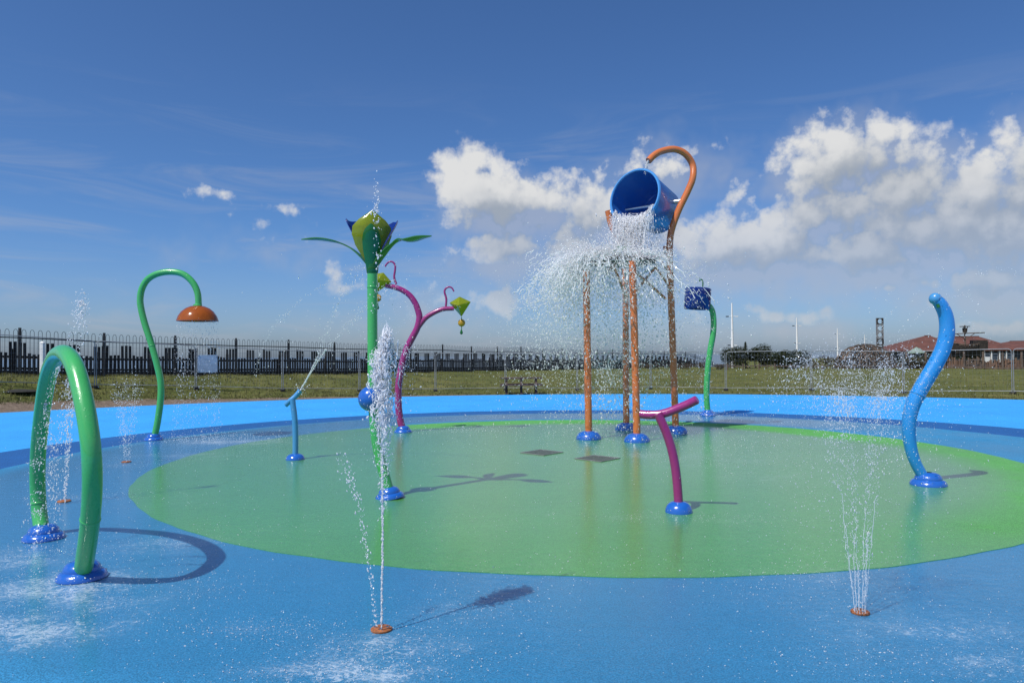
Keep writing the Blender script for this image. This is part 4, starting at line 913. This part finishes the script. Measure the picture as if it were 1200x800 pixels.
# d: misty double jet
n4 = ground(148, 541, .03); sp_ = Spray(); Yd4 = n4[1]
for x0, x1, y1, w, n in ((147, 143, 447, 8, 800), (150, 162, 443, 5, 420)):
    t = rng.random(n)**.75; C = np.array([at(np.interp(q, [0, 1], [x0, x1])+random.gauss(0, .8+w*q), np.interp(q, [0, 1], [540, y1])+random.gauss(0, 4), Yd4+random.gauss(0, .1)) for q in t]); sp_.add(C, ln(n, .0025, .008, 2.6), (0, 0, 1), ln(n, 1, 2))
wtag(sp_.build('water_jet'), 'low misty double jet between the green hoop and the shower pipe', kind=None, group='jets rising from the pad')
# e: hoop sprays
sp_ = Spray()
for k, v0 in ((30, (-.9, .5, -.3)), (44, (-.8, .55, -.6)), (58, (.35, -.2, -.4)), (36, (-.6, .5, .1))):
    t = rng.random(420)*.5; C, D = ballistic(hpath[k]+np.array([0, 0, -.08]), np.array(v0)*1.15, t); C = C+rng.normal(0, 1, C.shape)*(.008+.06*t[:, None]); sp_.add(C, ln(420, .0015, .0058, 2.4), D, ln(420, 1, 3))
for px, py in ((48, 540), (50, 598), (60, 520)):
    p = on(px, py, A, nrm)-np.array([0, .08, 0]); C = p+rng.normal(0, 1, (60, 3))*[.035, .03, .02]; sp_.add(C, ln(60, .0015, .006, 2))
wtag(sp_.build('water_spray'), 'spray falling from the underside of the green hoop', 'water spray')
# f: shower rain
sp_ = Spray(); n = 1500; a = rng.random(n)*6.28; r = .385*np.sqrt(rng.random(n)*.6+.4); hz = rng.random(n)**1.1; Z = dc[2]*(1-hz); C = np.stack([dc[0]+r*np.cos(a)*(1+.22*hz), dc[1]+r*np.sin(a)*(1+.22*hz), Z], 1)
sp_.add(C, ln(n, .0025, .0075, 2.2), (0, 0, 1), ln(n, 1.2, 4.2)); n = 900; C = np.stack([dc[0]+rng.normal(.3, .8, n), dc[1]+rng.normal(0, .35, n), np.abs(rng.normal(0, .07, n))], 1); sp_.add(C, ln(n, .003, .009, 2.2))
wtag(sp_.build('water_spray'), 'curtain of drops raining from the amber dome', 'water spray')
# g: bucket pour, plate splash, rain
lipc = np.array(bcen)+np.array(mdir)*.49; dn = np.array([0, 0, -1.])-np.array(mdir)*np.dot([0, 0, -1.], np.array(mdir)); dn /= np.linalg.norm(dn); lat = np.cross(np.array(mdir), dn)
mb = MB(); sp_ = Spray(); mh_ = np.array([mdir[0], mdir[1], 0]); mh_ /= np.linalg.norm(mh_)
for k in range(46):
    a = max(-.8, min(.8, random.gauss(0, .38))); p0 = lipc+dn*.535*math.cos(a)+lat*.535*math.sin(a)+np.array([0, 0, .05]); v = mh_*random.uniform(.2, .65)+np.array([random.gauss(0, .07), random.gauss(0, .07), -.1])
    pts, _ = ballistic(p0, v, np.linspace(-.05, random.uniform(.2, .38), 12)); mb.tube([p+rng.normal(0, .007, 3) for p in pts], [random.uniform(.012, .028)*(1-.6*i/12) for i in range(12)], 7)
for k in range(300):
    a = random.gauss(0, .48); a = max(-1.0, min(1.0, a)); p0 = lipc+dn*.535*math.cos(a)+lat*.535*math.sin(a)+np.array([0, 0, .02+random.random()*.13*math.cos(a)])
    v = mh_*random.uniform(.15, .75)+np.array([random.gauss(0, .1), random.gauss(0, .1), -.1]); T = math.sqrt(2*max(.2, p0[2]-3.5)/9.8)*random.uniform(.55, 1.05); pts, _ = ballistic(p0, v, np.linspace(-.06, T, 13)); r = random.uniform(.003, .0125)
    i0 = random.randint(0, 5); pts = pts[i0:i0+random.randint(5, 13)]
    mb.tube([p+rng.normal(0, .011, 3) for p in pts], [r*random.uniform(.25, 1.4) for _ in pts], 5)
pour = mb.build('water_pour', M['froth'])
for k in range(620):
    a = max(-1.05, min(1.05, random.gauss(0, .55))); p0 = lipc+dn*.51*math.cos(a)+lat*.51*math.sin(a)+np.array([0, 0, .02]); v = mh_*random.uniform(.0, 1.1)+rng.normal(0, .2, 3); t = rng.random(14)*.45
    C, D = ballistic(p0, v, t); sp_.add(C, ln(14, .003, .0125, 2.4), D, ln(14, 1.3, 6))
n = 3200; t = rng.random(n)**.8; C = np.array([at(np.interp(q, [0, 1], [738, 745])+random.gauss(0, np.interp(q, [0, 1], [14, 24])), np.interp(q, [0, 1], [250, 300]), 14.35+random.gauss(0, .22)) for q in t]); sp_.add(C, ln(n, .003, .012, 2.6), rng.normal(0, .25, (n, 3))+[0, 0, 1], ln(n, 1.2, 5))
q_, D = ballistic(at(760, 189, 14.5), (-.35, 0, -.3), rng.random(140)*.2); sp_.add(q_+rng.normal(0, .012, q_.shape), ln(140, .004, .012, 2), D, 2.5)
wtag(origin_to(pour, lipc), 'white streaks of water pouring from the lip of the blue bucket', 'falling water', kind=None)
wtag(sp_.build('water_spray'), 'drops falling around the stream from the blue bucket', 'water spray')
sp_ = Spray(); hit = plc+np.array([-.25, -.15, .1])
def burst(n, vlo, vhi, up, tmax, s0, s1, el, bias=.0, origin=hit, jr=.35):
    az = rng.random(n)*2*PI; flip = rng.random(n) < bias; az = np.where(flip, PI+rng.normal(0, .8, n), az); v = rng.uniform(vlo, vhi, n)*(.92+.2*np.sin(az*3+1)+.16*np.sin(az*5+2.2)+.14*np.sin(az*11+.5)+rng.normal(0, .08, n)); e_ = np.abs(rng.normal(0, up, n)); V = np.stack([v*np.cos(az)*np.cos(e_), v*np.sin(az)*np.cos(e_), v*np.sin(e_)], 1); t = rng.random(n)**.8*tmax
    p0 = origin+np.stack([np.cos(az)*jr, np.sin(az)*jr, rng.normal(.03, .04, n)], 1); C, D = ballistic(p0, V, t); sp_.add(C, ln(n, s0, s1, 2.6), D, ln(n, 1, el))
burst(9000, .9, 3.7, .26, .5, .004, .0155, 3.4, .42); burst(5200, .4, 3.0, .55, .68, .005, .019, 2.4, .4); burst(4000, 1.2, 4.2, .45, .72, .003, .012, 3.5, .7)
burst(9000, 1.4, 3.3, .3, .42, .004, .017, 3.2, .75); burst(2600, 1.6, 3.6, .2, .75, .003, .012, 3.0, .6)
n = 1500; a = rng.random(n)*6.28; r = np.sqrt(rng.random(n))*.95; C = plc+np.stack([r*np.cos(a), r*np.sin(a), .12-r*.1+np.abs(rng.normal(0, .09, n))], 1); sp_.add(C, ln(n, .007, .026, 2.2), None, ln(n, 1, 2))
wtag(sp_.build('water_splash', 'froth'), 'wide splash bursting outwards off the plate under the bucket', 'water splash')
mb = MB()                               # torn strands of water thrown off the plate
for k in range(340):
    az = random.choice([random.random()*6.28, PI+random.gauss(0, .9)]); v = random.uniform(1.5, 3.4); e_ = abs(random.gauss(0, .22)); V = np.array([v*math.cos(az), v*math.sin(az), v*math.sin(e_)]); t0 = random.uniform(.05, .4)
    pts, _ = ballistic(hit+np.array([math.cos(az)*.5, math.sin(az)*.5, .02]), V, np.linspace(t0, t0+random.uniform(.03, .09), 6)); mb.tube([p+rng.normal(0, .016, 3) for p in pts], [random.uniform(.003, .011) for _ in pts], 5)
tag(origin_to(mb.build('water_strands', M['froth']), plc), 'torn strands of water flung off the plate under the bucket', 'water splash', kind='stuff')
sp_ = Spray(); n = 8500; a = rng.random(n)*6.28; r = np.abs(rng.normal(.75, .55, n)); z = 3.4*(1-rng.random(n)**1.35); C = np.stack([plc[0]-.12+r*np.cos(a)*1.15-.15*(rng.random(n) < .5), plc[1]+r*np.sin(a), z], 1); sp_.add(C, ln(n, .003, .011, 2.8), rng.normal(0, .15, (n, 3))+[0, 0, 1], ln(n, 1.2, 4))
n = 1900; C = np.stack([rng.normal(2.9, 1.5, n), rng.normal(12.6, 1.3, n), np.abs(rng.normal(0, .1, n))], 1); sp_.add(C, ln(n, .002, .007, 2.5))
for px, py, wx_, wy_, n in ((672, 365, 34, 40, 3600), (738, 385, 34, 60, 3200), (700, 440, 55, 40, 1500)):
    C = np.array([at(rng.normal(px, wx_), rng.normal(py, wy_), 13.8+rng.normal(0, .5)) for _ in range(n)]); C = C[C[:, 2] < 3.6]; sp_.add(C, ln(len(C), .0025, .0105, 2.6), rng.normal(0, .25, (len(C), 3))+[0, 0, 1], ln(len(C), 1, 3.6))
for px, py, w, n in ((710, 440, 9, 130), (706, 462, 5, 60), (708, 487, 4, 40), (738, 420, 8, 160), (744, 470, 6, 120), (736, 350, 7, 220), (745, 340, 9, 220), (787, 300, 6, 120), (795, 320, 9, 90), (689, 330, 8, 120)):
    C = np.array([at(px+random.gauss(0, w), py+random.gauss(0, 11), 13.6+random.gauss(0, .3)) for _ in range(n)]); sp_.add(C, ln(n, .004, .02, 2.4), rng.normal(0, .5, (n, 3))+[0, 0, 1], ln(n, 1, 2.2))
wtag(sp_.build('water_spray'), 'rain of drops falling among the orange tower legs', 'water spray')
# h: arcs from the pale blue spout
tip = at(353, 455.5, Y1+.05); mb = MB(); sp_ = Spray()
for (x1, y1, x2, y2, x3, y3) in ((372, 418, 398, 352, 436, 300), (382, 410, 424, 366, 470, 330)):
    pts = spline([tip, at(x1, y1, Y1-.1), at(x2, y2, Y1-.5), at(x3, y3, Y1-1.0)], 14); mb.tube(pts[:15], list(np.linspace(.0085, .005, 15)), 6)
    for k in range(260):
        t = .25+.75*random.random(); q = np.array(pts[int(t*(len(pts)-1))]); sp_.add(q+rng.normal(0, .012+.1*max(0, t-.35), 3), random.uniform(.003, .0075), (.5, 0, 1), random.uniform(1, 3))
sp_.add(np.array(tip)+rng.normal(0, 1, (45, 3))*[.07, .05, .08], ln(45, .004, .015, 2))
wj = wtag(origin_to(mb.build('water_jet', M['froth']), tip), 'two thin arcs of water shot from the small pale blue spout', kind=None)
for pts_ in ([(310, 392), (322, 379), (340, 362), (352, 352), (372, 338), (388, 329), (405, 319), (425, 311), (440, 305)], [(300, 440), (306, 410), (320, 385), (340, 365)]):
    q = spline([at(x, y, 9.2) for x, y in pts_], 10)
    for k in range(85): sp_.add(np.array(random.choice(q))+rng.normal(0, .012, 3), random.uniform(.0025, .0065), (.7, 0, .6), random.uniform(1, 2.2))
C = np.array([at(rng.normal(430, 55), rng.normal(385, 45), Y1-.8+rng.normal(0, .8)) for _ in range(330)]); sp_.add(C, ln(330, .0025, .0085, 2.5), (.3, 0, 1), 1.5)
wtag(sp_.build('water_spray'), 'broken arcs of drops beyond the pale blue spout', 'water spray')
# i: drops around the blue S pipe
sp_ = Spray()
for pts_ in ([(1091, 360), (1080, 366), (1068, 379), (1055, 398)], [(1097, 346), (1102, 332), (1103, 318), (1098, 300)], [(1048, 362), (1040, 372), (1032, 384), (1020, 402)], [(1128, 372), (1138, 379), (1150, 389), (1160, 400)], [(1104, 350), (1118, 346), (1130, 345), (1142, 350)], [(1145, 322), (1160, 317), (1175, 314), (1195, 322)]):
    q = spline([at(x, y, Y6-.1) for x, y in pts_], 10)
    for k in range(34): sp_.add(np.array(random.choice(q))+rng.normal(0, .016, 3), random.uniform(.002, .0058), (.5, 0, .6), random.uniform(1, 2.6))
C = np.array([at(rng.normal(1060, 45), rng.uniform(340, 560), Y6-.6+rng.normal(0, .6)) for _ in range(380)]); sp_.add(C, ln(380, .0025, .0085, 2.4), (.6, 0, .6), 1.6)
wtag(sp_.build('water_spray'), 'sprays of drops around the thick blue pipe', 'water spray')
# j: drum, spray tree, and flower drips
sp_ = Spray(); n = 80; a = rng.random(n)*6.28; C = np.stack([dcn[0]+.35*np.cos(a), dcn[1]+.35*np.sin(a), dcn[2]+rng.uniform(-.3, .28, n)], 1); sp_.add(C, ln(n, .003, .011, 2.6), (0, 0, 1), 1.5)
n = 330; C = np.array([at(rng.normal(822, 9), rng.uniform(366, 490), Y4-.2+rng.normal(0, .15)) for _ in range(n)]); sp_.add(C, ln(n, .004, .012, 2.4), (0, 0, 1), 2)
n = 420; C = np.stack([P4[0]+rng.normal(0, .45, n), P4[1]+rng.normal(-.2, .3, n), np.abs(rng.normal(0, .1, n))], 1); sp_.add(C, ln(n, .004, .012, 2.4))
wtag(sp_.build('water_spray'), 'drops running off the dark blue drum', 'water spray')
sp_ = Spray(); n = 260; C = np.array([at(rng.uniform(455, 560), rng.normal(330, 35), Y3-.4+rng.normal(0, .5)) for _ in range(n)]); sp_.add(C, ln(n, .003, .010, 2.6)); n = 420; C = np.stack([P3[0]+rng.normal(1.2, .9, n), P3[1]+rng.normal(.1, .4, n), np.abs(rng.normal(0, .07, n))], 1); sp_.add(C, ln(n, .003, .010, 2.4))
wtag(sp_.build('water_spray'), 'scattered drops thrown from the purple spray tree', 'water spray')
# k: stray drops over the whole pad and flecks on the wet rubber
sp_ = Spray(); n = 3400; C = np.stack([rng.uniform(-5.5, 6.5, n), rng.uniform(4.6, 14, n), rng.random(n)**1.7*2.4], 1); sp_.add(C, ln(n, .001, .0046, 2.8), None, ln(n, 1, 2.4))
n = 26000; b = rng.integers(0, len(FOAM), n); FA = np.array(FOAM); p = FA[b]; keep = rng.random(n) < p[:, 4]; p = p[keep]; n = len(p)
C = np.stack([p[:, 0]+rng.normal(0, .75, n)*p[:, 2], p[:, 1]+rng.normal(0, .75, n)*p[:, 3], .013+rng.random(n)**3*.05], 1); sp_.add(C, ln(n, .001, .0038, 2.8), rng.normal(0, 1, (n, 3))*[1, 1, .2], ln(n, 1, 2.6))
wtag(sp_.build('water_spray'), 'stray drops and flecks scattered over the wet pad', 'water spray')

# ------------------------------------------------------------------ light and sky
SUN_EL, SUN_AZ = 57.0, 227.0           # azimuth clockwise from +Y
sun_d = bpy.data.lights.new('sun', 'SUN'); sun_d.energy = 4.4; sun_d.angle = math.radians(.53); sun_d.color = (1.0, .95, .88)
sun = bpy.data.objects.new('sun', sun_d); COL.objects.link(sun)
sv = Vector((math.sin(math.radians(SUN_AZ))*math.cos(math.radians(SUN_EL)), math.cos(math.radians(SUN_AZ))*math.cos(math.radians(SUN_EL)), math.sin(math.radians(SUN_EL))))
sun.rotation_euler = sv.to_track_quat('Z', 'Y').to_euler(); sun.location = (-20, -20, 40)

world = bpy.data.worlds.new('World'); scene.world = world; world.use_nodes = True
wt = world.node_tree; wt.nodes.clear(); T = NT(wt)
wout = T.n('ShaderNodeOutputWorld')
sky = T.n('ShaderNodeTexSky', sky_type='NISHITA'); sky.sun_disc = False; sky.sun_elevation = math.radians(SUN_EL); sky.sun_rotation = math.radians(SUN_AZ); sky.altitude = 0; sky.air_density = .8; sky.dust_density = 1.0; sky.ozone_density = 8.0
bg1 = T.n('ShaderNodeBackground'); bg1.inputs[1].default_value = .083

# clouds: a density field over azimuth / elevation (degrees)
def ang(px, py):
    d = ray(px, py); return math.degrees(math.atan2(d[0], d[1])), math.degrees(math.asin(d[2]/np.linalg.norm(d)))
BL = [  # px, py, rx, ry (pixels of the survey photo), weight
    (985, 182, 62, 40, 1), (1032, 160, 16, 20, .8), (960, 195, 40, 34, .9), (1060, 225, 70, 45, 1), (1085, 205, 40, 30, .9), (1150, 228, 62, 42, 1), (1192, 225, 50, 50, 1), (1120, 262, 130, 40, 1.05), (1010, 240, 70, 36, .9), (1185, 280, 70, 42, .9),
    (905, 283, 75, 34, .95), (955, 258, 34, 22, .9), (1000, 296, 100, 30, .95), (840, 290, 52, 36, .85), (800, 278, 40, 32, .7), (860, 325, 30, 10, .4),
    (548, 228, 42, 44, .95), (530, 200, 16, 24, .75), (580, 196, 15, 22, .75), (575, 230, 60, 34, .95), (630, 238, 75, 34, .9), (690, 245, 80, 38, .8), (600, 292, 60, 26, .85), (660, 288, 80, 32, .75), (745, 250, 60, 50, .65), (790, 200, 55, 30, .42), (850, 232, 40, 20, .35),
    (590, 352, 42, 16, .75), (393, 326, 14, 22, .6), (408, 338, 26, 10, .5), (470, 372, 60, 14, .35), (500, 350, 50, 18, .3), (322, 242, 30, 7, .27), (258, 226, 22, 6, .32), (305, 285, 45, 10, .2), (300, 262, 30, 8, .2),
    (1165, 326, 72, 20, .75), (1095, 330, 26, 16, .65), (1040, 337, 20, 8, .6), (912, 372, 46, 12, .6), (885, 364, 18, 9, .5), (1110, 355, 30, 9, .45), (700, 330, 120, 16, .4), (820, 372, 60, 16, .4), (1175, 385, 40, 9, .4)]
# and some beyond the frame so the light and reflections stay plausible
EXTRA = [(-80, 22, 14, 7, .9), (86, 26, 16, 8, .9), (110, 18, 20, 7, 1), (-110, 15, 18, 6, .9), (160, 25, 22, 9, .9), (-160, 30, 18, 8, .8), (66, 13, 12, 5, 1), (-56, 9, 8, 3, .5)]
k_ = math.degrees(1/FOC)
def cloud_group(name, fine):
    grp = bpy.data.node_groups.new(name, 'ShaderNodeTree'); grp.interface.new_socket('P', in_out='INPUT', socket_type='NodeSocketVector'); grp.interface.new_socket('D', in_out='OUTPUT', socket_type='NodeSocketFloat')
    g_ = NT(grp); gi = g_.n('NodeGroupInput'); go = g_.n('NodeGroupOutput'); Pn = gi.outputs[0]; acc = None
    for a0, e0, ra, re, w in [(*ang(px, py), rx*k_, ry*k_, w) for px, py, rx, ry, w in BL if fine or rx > 44]+EXTRA:
        l = g_.vm('LENGTH', g_.vm('MULTIPLY', g_.vm('SUBTRACT', Pn, (a0, e0, 0)), (1/ra, 1/re, 0)))
        e = g_.m('MULTIPLY_ADD', l, -.62*w, w)
        acc = e if acc is None else g_.m('SMOOTH_MAX', acc, e, .12)
    n_a = g_.noise(Pn, .22, 8 if fine else 3, .62, dim='2D'); d = g_.m('MULTIPLY', g_.m('SUBTRACT', n_a, .5), .95)
    if fine:
        puff = g_.n('ShaderNodeTexVoronoi', feature='F1', voronoi_dimensions='2D'); g_.put(puff.inputs['Vector'], g_.vm('ADD', Pn, g_.vm('MULTIPLY', g_.noise(Pn, .8, 2, .6, col=True, dim='2D'), (1.4, 1.4, 0)))); puff.inputs['Scale'].default_value = .6
        d = g_.m('ADD', d, g_.m('MULTIPLY_ADD', puff.outputs['Distance'], -.3, .135))
        d = g_.m('ADD', d, g_.m('MULTIPLY', g_.m('SUBTRACT', g_.noise(Pn, .75, 5, .6, dim='2D'), .5), .45))
    g_.L.new(g_.m('ADD', acc, d), go.inputs[0]); return grp
FINE, SOFT = cloud_group('cloud_field', True), cloud_group('cloud_field_soft', False)
tc = T.n('ShaderNodeTexCoord').outputs['Generated']; nv = T.vm('NORMALIZE', tc); sx = T.n('ShaderNodeSeparateXYZ'); T.put(sx.inputs[0], nv)
az = T.m('MULTIPLY', T.m('ARCTAN2', sx.outputs[0], sx.outputs[1]), 180/PI); el = T.m('MULTIPLY', T.m('ARCSINE', sx.outputs[2]), 180/PI)
tint = T.mix(T.ss(el, -1, 11), (1.25, 1.28, 1.42), (.97, 1.26, 1.5)); T.put(bg1.inputs[0], T.mix(1.0, sky.outputs[0], tint, 'MULTIPLY'))
cb = T.n('ShaderNodeCombineXYZ'); T.put(cb.inputs[0], az); T.put(cb.inputs[1], el)
def field(off, grp):
    g2 = T.n('ShaderNodeGroup'); g2.node_tree = grp; T.put(g2.inputs[0], T.vm('ADD', cb.outputs[0], off)); return g2.outputs[0]
D0 = field((0, 0, 0), FINE); D1 = field((-.35, 1.0, 0), SOFT); D2 = field((-.7, 2.6, 0), SOFT)
lit = T.ss(T.m('SUBTRACT', D0, D1), -.14, .36)
alpha = T.m('ADD', T.m('MULTIPLY', lit, T.ss(D0, .15, .58)), T.m('MULTIPLY', T.m('SUBTRACT', 1.0, lit), T.ss(D0, .08, .8)))
thick = T.ss(D2, .1, .62)
shade = T.m('ADD', T.m('MULTIPLY', lit, .5), T.m('MULTIPLY', T.m('SUBTRACT', 1.0, thick), .5), clamp=True)
ccol = T.mix(shade, (.36, .41, .485), (.77, .775, .78))
low = T.ss(el, 14, 2)
ccol = T.mix(T.m('MULTIPLY', low, .45), ccol, (.46, .50, .565))
# thin streaks of high cloud and the veil low over the horizon
wisp = T.noise(T.vm('MULTIPLY', cb.outputs[0], (.06, .42, 1)), 1.0, 5, .6, .6, dim='2D')
wmask = T.m('MULTIPLY', T.ss(wisp, .46, .78), T.m('MULTIPLY', T.ss(el, 22, 9), .36))
wcol = (.46, .49, .56)
wmask = T.m('MAXIMUM', wmask, T.m('MULTIPLY', T.ss(D1, -.2, .7), .6))
a2 = T.m('MAXIMUM', T.m('MULTIPLY', alpha, T.m('SUBTRACT', 1.0, T.m('MULTIPLY', low, .35))), wmask)
ccol = T.mix(T.ss(T.m('SUBTRACT', alpha, wmask), -.1, .2), wcol, ccol)
a2 = T.m('MULTIPLY', a2, T.ss(el, -.5, .8))
bg2 = T.n('ShaderNodeBackground'); T.put(bg2.inputs[0], ccol); bg2.inputs[1].default_value = .95
mx = T.n('ShaderNodeMixShader'); T.put(mx.inputs[0], a2); T.L.new(bg1.outputs[0], mx.inputs[1]); T.L.new(bg2.outputs[0], mx.inputs[2]); T.L.new(mx.outputs[0], wout.inputs[0])

scene.view_settings.view_transform = 'Standard'; scene.view_settings.look = 'None'; scene.view_settings.gamma = 1; scene.view_settings.exposure = 0.0; scene.view_settings.use_curve_mapping = False
scene.cycles.max_bounces = 8; scene.cycles.transparent_max_bounces = 24
